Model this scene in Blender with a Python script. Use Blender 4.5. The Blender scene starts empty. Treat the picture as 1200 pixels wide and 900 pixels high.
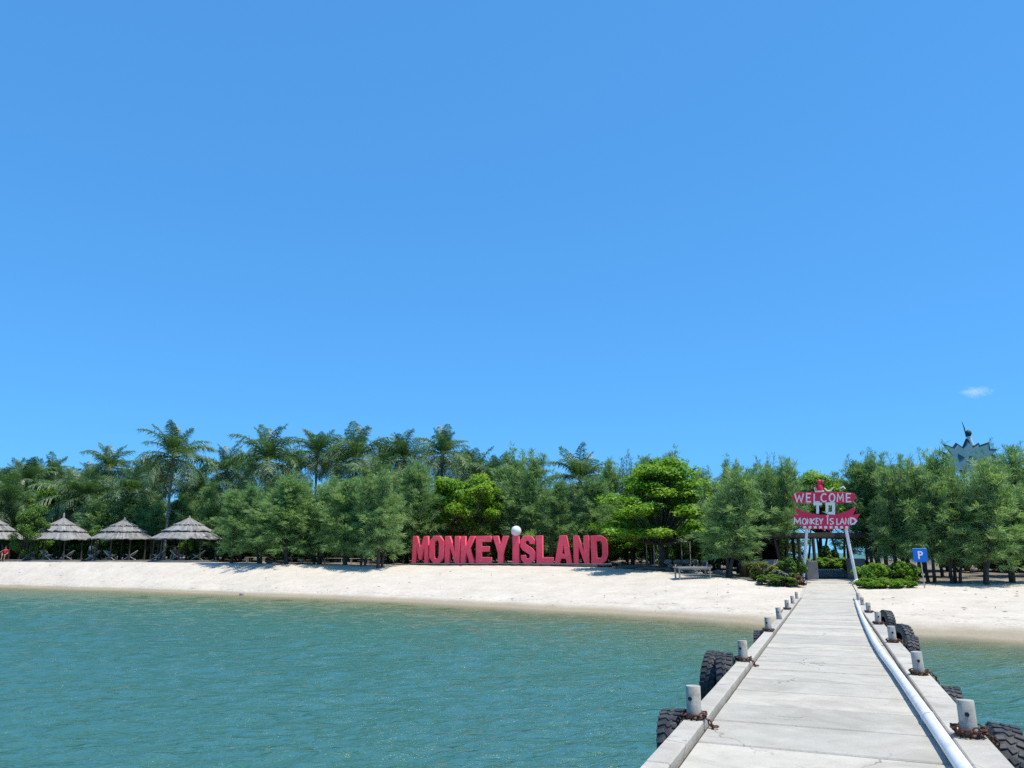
import bpy, bmesh, math, random
import numpy as np
from mathutils import Vector, Matrix
from mathutils.bvhtree import BVHTree

S = bpy.context.scene
C = S.collection
R = math.radians
PI = math.pi

# ------------------------------------------------------------------ camera
F, W0, H0 = 900.0, 1200, 900          # focal length in pixels of the 1200x900 photograph
PITCH = math.atan(198 / 900)          # horizon at y = 648
CAM_H = 2.8                           # eye height above the water
cd = bpy.data.cameras.new('camera')
cam = bpy.data.objects.new('camera', cd); C.objects.link(cam)
cd.sensor_width = 36; cd.lens = 36 * F / W0
cd.clip_start = 0.1; cd.clip_end = 30000
cam.location = (0, 0, CAM_H); cam.rotation_euler = (PI / 2 + PITCH, 0, 0)
S.camera = cam

# ------------------------------------------------------------------ sky, sun, exposure
SUN = Vector((0.34, -0.14, 0.92)).normalized()
elev = math.asin(SUN.z); azim = math.atan2(SUN.x, SUN.y)
wd = bpy.data.worlds.new('World'); S.world = wd; wd.use_nodes = True
nt = wd.node_tree; nt.nodes.clear()
out = nt.nodes.new('ShaderNodeOutputWorld'); bg = nt.nodes.new('ShaderNodeBackground')
sky = nt.nodes.new('ShaderNodeTexSky'); sky.sky_type = 'NISHITA'; sky.sun_disc = False
sky.sun_elevation = elev; sky.sun_rotation = azim
sky.air_density = 1.0; sky.dust_density = 0.0; sky.ozone_density = 10; sky.altitude = 0
gm = nt.nodes.new('ShaderNodeGamma'); gm.inputs['Gamma'].default_value = 0.45      # humid tropical air: a flatter gradient
tn = nt.nodes.new('ShaderNodeMix'); tn.data_type = 'RGBA'; tn.blend_type = 'MULTIPLY'; tn.inputs['Factor'].default_value = 1
tn.inputs['B'].default_value = (0.60, 1.65, 2.75, 1)
bg.inputs['Strength'].default_value = 0.13
nt.links.new(sky.outputs[0], gm.inputs['Color']); nt.links.new(gm.outputs[0], tn.inputs['A']); nt.links.new(tn.outputs['Result'], bg.inputs[0]); nt.links.new(bg.outputs[0], out.inputs[0])
sl = bpy.data.lights.new('sun', 'SUN'); sl.energy = 4.1; sl.angle = R(0.5); sl.color = (1, 0.94, 0.83)
so = bpy.data.objects.new('sun', sl); C.objects.link(so); so.location = (0, 0, 60)
so.rotation_euler = SUN.to_track_quat('Z', 'Y').to_euler()
S.view_settings.view_transform = 'Standard'; S.view_settings.look = 'None'
S.view_settings.exposure = 0.4; S.view_settings.gamma = 1; S.view_settings.use_curve_mapping = False
S.cycles.use_denoising = False
S.cycles.max_bounces = 10; S.cycles.diffuse_bounces = 6; S.cycles.volume_bounces = 5; S.cycles.transparent_max_bounces = 12
S.cycles.caustics_reflective = False; S.cycles.caustics_refractive = False
S.cycles.sample_clamp_indirect = 4; S.cycles.sample_clamp_direct = 1.8

# ------------------------------------------------------------------ pixel helpers (1200x900 photo pixels)
cp, sp_ = math.cos(PITCH), math.sin(PITCH)
def ray(x, y):
    v = 450 - y
    return Vector((x - 600, F * cp - v * sp_, F * sp_ + v * cp))
def at_z(x, y, z):
    r = ray(x, y); return Vector((0, 0, CAM_H)) + r * ((z - CAM_H) / r.z)
def at_d(x, y, D):
    r = ray(x, y); return Vector((0, 0, CAM_H)) + r * (D / r.y)
def px_x(x, D): return (x - 600) / (F * cp + 198 * sp_) * D      # world X of pixel column at depth D, near the horizon

# ------------------------------------------------------------------ mesh helpers
class MB:
    def __init__(s): s.v = []; s.f = []
    def add(s, vs, fs):
        o = len(s.v); s.v += [tuple(p) for p in vs]; s.f += [tuple(i + o for i in q) for q in fs]
    def box(s, c, d, M=None, ch=0.0):
        x, y, z = d[0] / 2, d[1] / 2, d[2] / 2
        bm = bmesh.new(); bmesh.ops.create_cube(bm, size=1)
        for v in bm.verts: v.co = Vector((v.co.x * d[0], v.co.y * d[1], v.co.z * d[2]))
        if ch: bmesh.ops.bevel(bm, geom=bm.edges[:], offset=ch, segments=1, affect='EDGES')
        T = Matrix.Translation(c) @ (M.to_4x4() if M is not None else Matrix.Identity(4))
        bm.verts.index_update()
        s.add([T @ v.co for v in bm.verts], [[v.index for v in f.verts] for f in bm.faces]); bm.free(); return s
    def tube(s, pts, rad, n=8, cap=True):
        pts = [Vector(p) for p in pts]
        if not hasattr(rad, '__len__'): rad = [rad] * len(pts)
        vs = []; up = Vector((0.3, 0.2, 1)).normalized()
        for i, p in enumerate(pts):
            t = (pts[min(i + 1, len(pts) - 1)] - pts[max(i - 1, 0)]).normalized()
            a = t.cross(up if abs(t.dot(up)) < 0.95 else Vector((1, 0, 0))).normalized(); b = t.cross(a)
            for k in range(n):
                q = 2 * PI * k / n; vs.append(p + (a * math.cos(q) + b * math.sin(q)) * rad[i])
        fs = []
        for i in range(len(pts) - 1):
            for k in range(n):
                fs.append((i * n + k, i * n + (k + 1) % n, (i + 1) * n + (k + 1) % n, (i + 1) * n + k))
        if cap: fs.append(tuple(range(n))); fs.append(tuple((len(pts) - 1) * n + k for k in reversed(range(n))))
        s.add(vs, fs); return s
    def lathe(s, prof, n=24, T=None):       # profile of (radius, z)
        vs = []; fs = []; m = len(prof)
        for r, z in prof:
            for k in range(n):
                q = 2 * PI * k / n; p = Vector((r * math.cos(q), r * math.sin(q), z)); vs.append(T @ p if T else p)
        for i in range(m - 1):
            for k in range(n):
                fs.append((i * n + k, i * n + (k + 1) % n, (i + 1) * n + (k + 1) % n, (i + 1) * n + k))
        s.add(vs, fs); return s
    def torus(s, T, Rr, r, n=14, m=6):
        vs = []; fs = []
        for i in range(n):
            a = 2 * PI * i / n
            for j in range(m):
                b = 2 * PI * j / m
                vs.append(T @ Vector(((Rr + r * math.cos(b)) * math.cos(a), (Rr + r * math.cos(b)) * math.sin(a), r * math.sin(b))))
        for i in range(n):
            for j in range(m):
                fs.append((i * m + j, ((i + 1) % n) * m + j, ((i + 1) % n) * m + (j + 1) % m, i * m + (j + 1) % m))
        s.add(vs, fs); return s
    def mesh(s, name, mat=None, smooth=False):
        me = bpy.data.meshes.new(name); me.from_pydata(s.v, [], s.f); me.update()
        bm = bmesh.new(); bm.from_mesh(me); bmesh.ops.recalc_face_normals(bm, faces=bm.faces); bm.to_mesh(me); bm.free()
        if mat: me.materials.append(mat)
        if smooth:
            me.polygons.foreach_set('use_smooth', [True] * len(me.polygons))
            me.set_sharp_from_angle(angle=R(40))
        return me
    def obj(s, name, mat, parent=None, smooth=False):
        return link(name, s.mesh(name, mat, smooth), parent)

def link(name, me, parent=None, loc=None, rot=None, scale=None):
    o = bpy.data.objects.new(name, me); C.objects.link(o)
    if parent is not None: o.parent = parent
    if loc is not None: o.location = loc
    if rot is not None: o.rotation_euler = rot
    if scale is not None: o.scale = scale
    return o
def tag(o, label, cat, group=None):
    o['label'] = label; o['category'] = cat
    if group: o['group'] = group
    return o
def thing(name, label, cat, loc=(0, 0, 0), rz=0, group=None):
    o = bpy.data.objects.new(name, None); C.objects.link(o); o.empty_display_size = 0.2
    o.location = loc; o.rotation_euler = (0, 0, rz); return tag(o, label, cat, group)
def struct(o, k='structure'): o['kind'] = k; return o

def np_mesh(name, V, Fa, mat, attrs=None, smooth=False):
    """V (n,3), Fa (m,k) numpy"""
    me = bpy.data.meshes.new(name)
    n, m, k = len(V), len(Fa), Fa.shape[1]
    me.vertices.add(n); me.vertices.foreach_set('co', np.asarray(V, np.float32).ravel())
    me.loops.add(m * k); me.loops.foreach_set('vertex_index', np.asarray(Fa, np.int32).ravel())
    me.polygons.add(m); me.polygons.foreach_set('loop_start', np.arange(0, m * k, k, dtype=np.int32))
    try: me.polygons.foreach_set('loop_total', np.full(m, k, np.int32))
    except Exception: pass
    for an, vals in (attrs or {}).items():
        a = me.attributes.new(an, 'FLOAT', 'POINT'); a.data.foreach_set('value', np.asarray(vals, np.float32))
    me.update(); me.validate()
    if smooth: me.polygons.foreach_set('use_smooth', np.ones(m, bool))
    me.materials.append(mat); return me

def fill_mesh(name, loops, depth, mat, bevel=0.0):
    """2-D outline loops (holes allowed) in local XZ, extruded along Y from 0 to depth"""
    cu = bpy.data.curves.new(name, 'CURVE'); cu.dimensions = '2D'; cu.fill_mode = 'BOTH'
    cu.extrude = depth / 2 - bevel; cu.bevel_depth = bevel; cu.bevel_resolution = 0; cu.offset = -bevel
    for lp in loops:
        sp = cu.splines.new('POLY'); sp.points.add(len(lp) - 1)
        for p, (x, y) in zip(sp.points, lp): p.co = (x, y, 0, 1)
        sp.use_cyclic_u = True
    o = bpy.data.objects.new('t', cu); C.objects.link(o)
    dg = bpy.context.evaluated_depsgraph_get()
    me = bpy.data.meshes.new_from_object(o.evaluated_get(dg))
    bpy.data.objects.remove(o); bpy.data.curves.remove(cu)
    me.name = name
    me.transform(Matrix(((1, 0, 0, 0), (0, 0, -1, depth / 2), (0, 1, 0, 0), (0, 0, 0, 1))))
    me.materials.clear(); me.materials.append(mat); return me

# ------------------------------------------------------------------ materials
def nodes(name):
    m = bpy.data.materials.new(name); m.use_nodes = True; t = m.node_tree; t.nodes.clear()
    o = t.nodes.new('ShaderNodeOutputMaterial'); return m, t, o
def N(t, ty, **kw):
    n = t.nodes.new(ty)
    for k, v in kw.items():
        if k.startswith('i_'): n.inputs[k[2:].replace('_', ' ')].default_value = v
        else: setattr(n, k, v)
    return n
def ramp(t, pts):
    n = t.nodes.new('ShaderNodeValToRGB'); e = n.color_ramp.elements
    while len(e) < len(pts): e.new(0.5)
    for q, (p, c) in zip(e, pts): q.position = p; q.color = (*c, 1) if len(c) == 3 else c
    return n
def rough_mat(name, c1, c2, scale=3.0, rough=0.8, bump=0.3, bscale=40, metal=0, c3=None, s3=0.6, stretch=(1, 1, 1), bdist=0.01, spec=0.35, world=True):
    """two-tone noise colour, an optional stain colour, fine bump"""
    m, t, o = nodes(name)
    tc = N(t, 'ShaderNodeNewGeometry') if world else N(t, 'ShaderNodeTexCoord')
    co = tc.outputs['Position'] if world else tc.outputs['Object']
    mp = N(t, 'ShaderNodeMapping'); mp.inputs['Scale'].default_value = stretch; t.links.new(co, mp.inputs[0])
    n1 = N(t, 'ShaderNodeTexNoise', i_Scale=scale, i_Detail=8.0, i_Roughness=0.65); t.links.new(mp.outputs[0], n1.inputs[0])
    r1 = ramp(t, [(0.3, c1), (0.7, c2)]); t.links.new(n1.outputs[0], r1.inputs[0]); col = r1.outputs[0]
    if c3:
        n3 = N(t, 'ShaderNodeTexNoise', i_Scale=s3, i_Detail=6.0, i_Roughness=0.7); t.links.new(mp.outputs[0], n3.inputs[0])
        r3 = ramp(t, [(0.52, (0, 0, 0)), (0.72, (1, 1, 1))]); t.links.new(n3.outputs[0], r3.inputs[0])
        mx = N(t, 'ShaderNodeMix', data_type='RGBA'); t.links.new(r3.outputs[0], mx.inputs['Factor'])
        t.links.new(col, mx.inputs['A']); mx.inputs['B'].default_value = (*c3, 1); col = mx.outputs['Result']
    b = N(t, 'ShaderNodeBsdfPrincipled'); b.inputs['Roughness'].default_value = rough; b.inputs['Metallic'].default_value = metal
    b.inputs['Specular IOR Level'].default_value = spec
    t.links.new(col, b.inputs['Base Color'])
    n2 = N(t, 'ShaderNodeTexNoise', i_Scale=bscale, i_Detail=6.0, i_Roughness=0.7); t.links.new(mp.outputs[0], n2.inputs[0])
    bp = N(t, 'ShaderNodeBump'); bp.inputs['Strength'].default_value = bump; bp.inputs['Distance'].default_value = bdist
    t.links.new(n2.outputs[0], bp.inputs['Height']); t.links.new(bp.outputs[0], b.inputs['Normal'])
    t.links.new(b.outputs[0], o.inputs[0]); return m
def leaf_mat(name, dark, mid, light, trans=0.35, gloss=0.06, rough=0.5):
    m, t, o = nodes(name)
    at = N(t, 'ShaderNodeAttribute', attribute_name='tint'); oi = N(t, 'ShaderNodeObjectInfo')
    ma = N(t, 'ShaderNodeMath', operation='MULTIPLY_ADD'); t.links.new(oi.outputs['Random'], ma.inputs[0]); ma.inputs[1].default_value = 0.3; ma.inputs[2].default_value = -0.15
    ad = N(t, 'ShaderNodeMath', operation='ADD', use_clamp=True); t.links.new(at.outputs['Fac'], ad.inputs[0]); t.links.new(ma.outputs[0], ad.inputs[1])
    r = ramp(t, [(0.0, dark), (0.5, mid), (1.0, light)]); t.links.new(ad.outputs[0], r.inputs[0])
    d = N(t, 'ShaderNodeBsdfDiffuse'); tr = N(t, 'ShaderNodeBsdfTranslucent'); g = N(t, 'ShaderNodeBsdfGlossy'); g.inputs['Roughness'].default_value = rough
    t.links.new(r.outputs[0], d.inputs[0])
    mu = N(t, 'ShaderNodeMix', data_type='RGBA', blend_type='MULTIPLY'); mu.inputs['Factor'].default_value = 1
    t.links.new(r.outputs[0], mu.inputs['A']); mu.inputs['B'].default_value = (1.25, 1.3, 0.55, 1); t.links.new(mu.outputs['Result'], tr.inputs[0])
    m1 = N(t, 'ShaderNodeMixShader'); m1.inputs[0].default_value = trans; t.links.new(d.outputs[0], m1.inputs[1]); t.links.new(tr.outputs[0], m1.inputs[2])
    m2 = N(t, 'ShaderNodeMixShader'); m2.inputs[0].default_value = gloss; t.links.new(m1.outputs[0], m2.inputs[1]); t.links.new(g.outputs[0], m2.inputs[2])
    t.links.new(m2.outputs[0], o.inputs[0]); return m

M = {}
def worn_concrete(name, c1, c2, stain, seed):
    m, t, o = nodes(name); g = N(t, 'ShaderNodeNewGeometry'); mp = N(t, 'ShaderNodeMapping'); mp.inputs['Location'].default_value = (seed, seed * 2, 0); t.links.new(g.outputs['Position'], mp.inputs[0])
    def noise(sc, de=8.0, ro=0.65, di=0.0):
        n = N(t, 'ShaderNodeTexNoise', i_Scale=sc, i_Detail=de, i_Roughness=ro, i_Distortion=di); t.links.new(mp.outputs[0], n.inputs[0]); return n.outputs[0]
    def mix(fac, a, b):
        x = N(t, 'ShaderNodeMix', data_type='RGBA'); t.links.new(fac, x.inputs['Factor']); t.links.new(a, x.inputs['A'])
        if isinstance(b, tuple): x.inputs['B'].default_value = (*b, 1)
        else: t.links.new(b, x.inputs['B'])
        return x.outputs['Result']
    def rmp(v, pts): r = ramp(t, pts); t.links.new(v, r.inputs[0]); return r.outputs[0]
    oi = N(t, 'ShaderNodeObjectInfo')
    col = rmp(noise(3.0), [(0.3, c1), (0.7, c2)])
    slab = rmp(oi.outputs['Random'], [(0.0, (0.86, 0.86, 0.86)), (1.0, (1.06, 1.05, 1.02))])
    mu = N(t, 'ShaderNodeMix', data_type='RGBA', blend_type='MULTIPLY'); mu.inputs['Factor'].default_value = 1; t.links.new(col, mu.inputs['A']); t.links.new(slab, mu.inputs['B']); col = mu.outputs['Result']
    col = mix(rmp(noise(0.9, 6, 0.7, 0.8), [(0.50, (0, 0, 0)), (0.68, (0.8, 0.8, 0.8))]), col, stain)
    col = mix(rmp(noise(5.0, 8, 0.75, 1.5), [(0.60, (0, 0, 0)), (0.70, (0.55, 0.55, 0.55))]), col, tuple(0.72 * c for c in stain))
    col = mix(rmp(noise(70.0, 4, 0.6), [(0.66, (0, 0, 0)), (0.74, (0.5, 0.5, 0.5))]), col, (0.16, 0.15, 0.13))
    wn = N(t, 'ShaderNodeTexNoise', i_Scale=2.0, i_Detail=5.0); t.links.new(mp.outputs[0], wn.inputs[0])
    ad = N(t, 'ShaderNodeVectorMath', operation='MULTIPLY_ADD'); t.links.new(wn.outputs['Color'], ad.inputs[0]); ad.inputs[1].default_value = (0.5, 0.5, 0.5); t.links.new(mp.outputs[0], ad.inputs[2])
    vo = N(t, 'ShaderNodeTexVoronoi', feature='DISTANCE_TO_EDGE', i_Scale=0.7); t.links.new(ad.outputs[0], vo.inputs[0])
    cr = rmp(vo.outputs['Distance'], [(0.0, (1, 1, 1)), (0.007, (0, 0, 0))]); cm = rmp(noise(0.55, 3), [(0.52, (0, 0, 0)), (0.58, (0.8, 0.8, 0.8))])
    cx = N(t, 'ShaderNodeMath', operation='MULTIPLY'); t.links.new(cr, cx.inputs[0]); t.links.new(cm, cx.inputs[1]); col = mix(cx.outputs[0], col, (0.12, 0.11, 0.10))
    b = N(t, 'ShaderNodeBsdfPrincipled'); b.inputs['Roughness'].default_value = 0.88; b.inputs['Specular IOR Level'].default_value = 0.25; t.links.new(col, b.inputs['Base Color'])
    bp = N(t, 'ShaderNodeBump'); bp.inputs['Strength'].default_value = 0.7; bp.inputs['Distance'].default_value = 0.012; t.links.new(noise(35.0), bp.inputs['Height']); t.links.new(bp.outputs[0], b.inputs['Normal'])
    t.links.new(b.outputs[0], o.inputs[0]); return m
M['concrete'] = worn_concrete('concrete', (0.42, 0.39, 0.33), (0.535, 0.50, 0.43), (0.335, 0.31, 0.255), 3.1)
M['kerb'] = worn_concrete('kerb_concrete', (0.43, 0.40, 0.345), (0.53, 0.495, 0.43), (0.34, 0.31, 0.26), 11.7)
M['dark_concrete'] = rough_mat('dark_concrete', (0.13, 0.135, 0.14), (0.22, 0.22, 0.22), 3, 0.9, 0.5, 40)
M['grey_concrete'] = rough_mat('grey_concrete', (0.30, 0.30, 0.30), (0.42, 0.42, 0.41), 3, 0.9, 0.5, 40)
M['joint'] = rough_mat('joint_filler', (0.03, 0.028, 0.025), (0.07, 0.065, 0.055), 6, 0.95, 0.5, 40)
M['galv'] = rough_mat('galvanised', (0.33, 0.31, 0.265), (0.46, 0.435, 0.375), 9, 0.6, 0.25, 60, metal=0.0, c3=(0.21, 0.15, 0.095), s3=7)
M['rust'] = rough_mat('rust', (0.05, 0.025, 0.02), (0.16, 0.07, 0.045), 30, 0.9, 0.8, 120, bdist=0.004)
M['rubber'] = rough_mat('rubber', (0.016, 0.017, 0.02), (0.04, 0.042, 0.048), 8, 0.6, 0.4, 60, c3=(0.09, 0.088, 0.082), s3=5, spec=0.45)
M['black'] = rough_mat('black_bolt', (0.01, 0.01, 0.01), (0.03, 0.03, 0.03), 8, 0.6, 0.2, 60)
M['pvc'] = rough_mat('white_pvc', (0.70, 0.71, 0.74), (0.82, 0.82, 0.83), 5, 0.4, 0.15, 40, c3=(0.55, 0.53, 0.50), s3=3.5)
M['red'] = rough_mat('red_paint', (0.90, 0.075, 0.13), (0.95, 0.10, 0.16), 1.2, 0.5, 0.25, 25, c3=(0.90, 0.15, 0.20), s3=2.0)
M['crimson'] = rough_mat('crimson_paint', (0.66, 0.02, 0.075), (0.74, 0.03, 0.095), 3, 0.5, 0.2, 30, c3=(0.60, 0.05, 0.09), s3=2)
M['white'] = rough_mat('white_paint', (0.72, 0.70, 0.72), (0.82, 0.80, 0.81), 6, 0.5, 0.2, 30, c3=(0.62, 0.58, 0.60), s3=3)
M['buoy'] = rough_mat('buoy_white', (0.66, 0.66, 0.70), (0.78, 0.78, 0.80), 4, 0.5, 0.2, 30)
M['blue'] = rough_mat('sign_blue', (0.0, 0.12, 0.50), (0.005, 0.15, 0.58), 3, 0.45, 0.1, 30)
M['bark'] = rough_mat('bark', (0.035, 0.03, 0.028), (0.10, 0.085, 0.075), 9, 0.9, 0.9, 26, stretch=(1, 1, 0.3), bdist=0.03, world=False)
M['pale_bark'] = rough_mat('pale_bark', (0.12, 0.105, 0.09), (0.24, 0.215, 0.19), 7, 0.9, 0.9, 22, stretch=(1, 1, 0.3), bdist=0.03, world=False)
M['palm_bark'] = rough_mat('palm_bark', (0.14, 0.125, 0.11), (0.30, 0.275, 0.25), 3, 0.9, 0.9, 9, stretch=(0.4, 0.4, 3), bdist=0.03, world=False)
M['wood'] = rough_mat('grey_wood', (0.22, 0.20, 0.185), (0.40, 0.375, 0.35), 6, 0.8, 0.5, 40, stretch=(0.4, 3, 3))
M['dark_wood'] = rough_mat('dark_wood', (0.035, 0.028, 0.024), (0.085, 0.07, 0.06), 6, 0.8, 0.5, 40, stretch=(3, 3, 0.4))
M['pale_wood'] = rough_mat('pale_wood', (0.33, 0.30, 0.26), (0.50, 0.46, 0.40), 6, 0.7, 0.4, 40)
M['tarp'] = rough_mat('dark_tarp', (0.012, 0.014, 0.02), (0.025, 0.027, 0.035), 2, 0.7, 0.5, 8)
M['rock'] = rough_mat('rock', (0.16, 0.155, 0.15), (0.36, 0.345, 0.32), 3, 0.9, 0.8, 14, bdist=0.05)
M['canvas'] = rough_mat('canvas', (0.40, 0.40, 0.40), (0.55, 0.55, 0.54), 3, 0.8, 0.4, 20)
M['teal'] = rough_mat('faded_teal', (0.14, 0.30, 0.33), (0.22, 0.38, 0.40), 1.5, 0.6, 0.2, 20, c3=(0.28, 0.36, 0.34), s3=0.9)
M['outline'] = rough_mat('dark_outline', (0.02, 0.05, 0.07), (0.04, 0.07, 0.09), 3, 0.6, 0.2, 20)
M['orange'] = rough_mat('orange_plastic', (0.55, 0.16, 0.02), (0.65, 0.22, 0.03), 3, 0.5, 0.1, 20)
M['skin'] = rough_mat('skin', (0.36, 0.20, 0.13), (0.42, 0.24, 0.16), 8, 0.6, 0.1, 40)
M['hair'] = rough_mat('hair', (0.012, 0.01, 0.009), (0.03, 0.025, 0.02), 20, 0.6, 0.5, 60)
M['cloth_red'] = rough_mat('cloth_red', (0.55, 0.02, 0.05), (0.65, 0.035, 0.08), 8, 0.9, 0.4, 30)
M['cloth_white'] = rough_mat('cloth_white', (0.66, 0.66, 0.68), (0.78, 0.78, 0.8), 8, 0.9, 0.4, 30)
M['cloth_rust'] = rough_mat('cloth_rust', (0.30, 0.09, 0.03), (0.40, 0.13, 0.05), 8, 0.9, 0.4, 30)
M['cloth_navy'] = rough_mat('cloth_navy', (0.02, 0.025, 0.05), (0.04, 0.05, 0.09), 8, 0.9, 0.4, 30)
M['casu'] = leaf_mat('casuarina_needles', (0.09, 0.20, 0.09), (0.20, 0.345, 0.145), (0.35, 0.47, 0.20), 0.42, 0.03)
M['palm'] = leaf_mat('palm_leaflets', (0.04, 0.10, 0.045), (0.095, 0.19, 0.075), (0.27, 0.34, 0.16), 0.32, 0.05, 0.45)
M['palm_old'] = leaf_mat('palm_old_leaflets', (0.12, 0.105, 0.045), (0.21, 0.185, 0.075), (0.31, 0.265, 0.13), 0.25, 0.02, 0.5)
M['almond'] = leaf_mat('bright_leaves', (0.068, 0.178, 0.018), (0.155, 0.32, 0.026), (0.31, 0.45, 0.036), 0.45, 0.03, 0.5)
M['shrub'] = leaf_mat('shrub_leaves', (0.045, 0.11, 0.024), (0.10, 0.21, 0.036), (0.20, 0.31, 0.055), 0.38, 0.03, 0.4)
M['croton'] = leaf_mat('croton_leaves', (0.06, 0.11, 0.02), (0.20, 0.22, 0.03), (0.46, 0.38, 0.05), 0.32, 0.06, 0.4)
M['reddish'] = leaf_mat('reddish_leaves', (0.06, 0.07, 0.03), (0.16, 0.10, 0.06), (0.30, 0.18, 0.12), 0.30, 0.06, 0.4)
M['silver'] = leaf_mat('silver_leaves', (0.08, 0.12, 0.07), (0.19, 0.24, 0.17), (0.34, 0.38, 0.30), 0.28, 0.06, 0.4)

# thatch
m, t, o = nodes('thatch'); g = N(t, 'ShaderNodeTexCoord')
mp = N(t, 'ShaderNodeAttribute', attribute_name='tint')
n1 = N(t, 'ShaderNodeTexNoise', i_Scale=2.2, i_Detail=8.0, i_Roughness=0.7); t.links.new(g.outputs['Object'], n1.inputs[0])
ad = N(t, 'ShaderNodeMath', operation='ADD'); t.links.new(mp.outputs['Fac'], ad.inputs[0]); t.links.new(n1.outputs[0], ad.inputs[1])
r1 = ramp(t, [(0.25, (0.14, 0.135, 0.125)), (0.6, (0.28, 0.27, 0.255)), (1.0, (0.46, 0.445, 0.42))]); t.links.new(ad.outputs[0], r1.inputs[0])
b = N(t, 'ShaderNodeBsdfPrincipled'); b.inputs['Roughness'].default_value = 0.9; b.inputs['Specular IOR Level'].default_value = 0.2
t.links.new(r1.outputs[0], b.inputs['Base Color']); t.links.new(b.outputs[0], o.inputs[0]); M['thatch'] = m

# sand: dry pale coral sand, damp band at the water, leaf litter inland
m, t, o = nodes('sand'); g = N(t, 'ShaderNodeNewGeometry'); pos = g.outputs['Position']
n1 = N(t, 'ShaderNodeTexNoise', i_Scale=0.7, i_Detail=8.0, i_Roughness=0.7); t.links.new(pos, n1.inputs[0])
r1 = ramp(t, [(0.3, (0.50, 0.44, 0.36)), (0.7, (0.635, 0.57, 0.475))]); t.links.new(n1.outputs[0], r1.inputs[0])
sz = N(t, 'ShaderNodeSeparateXYZ'); t.links.new(pos, sz.inputs[0])
nz = N(t, 'ShaderNodeTexNoise', i_Scale=0.8, i_Detail=5.0); t.links.new(pos, nz.inputs[0])
az = N(t, 'ShaderNodeMath', operation='MULTIPLY_ADD'); t.links.new(nz.outputs[0], az.inputs[0]); az.inputs[1].default_value = -0.12; t.links.new(sz.outputs[2], az.inputs[2])
rw = ramp(t, [(0.0, (1, 1, 1)), (0.05, (0.75, 0.75, 0.75)), (0.16, (0, 0, 0))]); t.links.new(az.outputs[0], rw.inputs[0])
mw = N(t, 'ShaderNodeMix', data_type='RGBA'); t.links.new(rw.outputs[0], mw.inputs['Factor']); t.links.new(r1.outputs[0], mw.inputs['A']); mw.inputs['B'].default_value = (0.34, 0.29, 0.205, 1)
# sparse debris specks (weed, twigs, shells)
mpd = N(t, 'ShaderNodeMapping'); mpd.inputs['Scale'].default_value = (0.7, 1.6, 1); t.links.new(pos, mpd.inputs[0])
nd = N(t, 'ShaderNodeTexNoise', i_Scale=3.2, i_Detail=4.0, i_Roughness=0.6); t.links.new(mpd.outputs[0], nd.inputs[0])
rd = ramp(t, [(0.65, (0, 0, 0)), (0.72, (0.6, 0.6, 0.6))]); t.links.new(nd.outputs[0], rd.inputs[0])
md = N(t, 'ShaderNodeMix', data_type='RGBA'); t.links.new(rd.outputs[0], md.inputs['Factor']); t.links.new(mw.outputs['Result'], md.inputs['A']); md.inputs['B'].default_value = (0.36, 0.31, 0.25, 1)
az2 = N(t, 'ShaderNodeMath', operation='MULTIPLY_ADD'); t.links.new(nz.outputs[0], az2.inputs[0]); az2.inputs[1].default_value = -0.5; t.links.new(sz.outputs[2], az2.inputs[2])
rt = ramp(t, [(0.0, (0, 0, 0)), (0.03, (0.8, 0.8, 0.8)), (0.05, (0, 0, 0)), (0.30, (0, 0, 0)), (0.325, (0.45, 0.45, 0.45)), (0.35, (0, 0, 0))]); t.links.new(az2.outputs[0], rt.inputs[0])
nw = N(t, 'ShaderNodeTexNoise', i_Scale=5.0, i_Detail=5.0, i_Roughness=0.7); t.links.new(pos, nw.inputs[0]); rn = ramp(t, [(0.48, (0, 0, 0)), (0.6, (1, 1, 1))]); t.links.new(nw.outputs[0], rn.inputs[0])
wm = N(t, 'ShaderNodeMath', operation='MULTIPLY'); t.links.new(rt.outputs[0], wm.inputs[0]); t.links.new(rn.outputs[0], wm.inputs[1])
mx = N(t, 'ShaderNodeMix', data_type='RGBA'); t.links.new(wm.outputs[0], mx.inputs['Factor']); t.links.new(md.outputs['Result'], mx.inputs['A']); mx.inputs['B'].default_value = (0.17, 0.14, 0.09, 1); md = mx
li = N(t, 'ShaderNodeAttribute', attribute_name='litter')
nl = N(t, 'ShaderNodeTexNoise', i_Scale=1.4, i_Detail=8.0, i_Roughness=0.75); t.links.new(pos, nl.inputs[0])
al = N(t, 'ShaderNodeMath', operation='MULTIPLY_ADD'); t.links.new(nl.outputs[0], al.inputs[0]); al.inputs[1].default_value = 1.2; t.links.new(li.outputs['Fac'], al.inputs[2])
rl = ramp(t, [(0.78, (0, 0, 0)), (1.0, (1, 1, 1))]); t.links.new(al.outputs[0], rl.inputs[0])
ml = N(t, 'ShaderNodeMix', data_type='RGBA'); t.links.new(rl.outputs[0], ml.inputs['Factor']); t.links.new(md.outputs['Result'], ml.inputs['A']); ml.inputs['B'].default_value = (0.20, 0.165, 0.13, 1)
b = N(t, 'ShaderNodeBsdfPrincipled'); b.inputs['Roughness'].default_value = 0.95; b.inputs['Specular IOR Level'].default_value = 0.15
t.links.new(ml.outputs['Result'], b.inputs['Base Color'])
nb = N(t, 'ShaderNodeTexNoise', i_Scale=2.6, i_Detail=6.0, i_Roughness=0.6); t.links.new(pos, nb.inputs[0])
bp = N(t, 'ShaderNodeBump'); bp.inputs['Strength'].default_value = 0.8; bp.inputs['Distance'].default_value = 0.11
t.links.new(nb.outputs[0], bp.inputs['Height']); t.links.new(bp.outputs[0], b.inputs['Normal']); t.links.new(b.outputs[0], o.inputs[0]); M['sand'] = m

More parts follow.
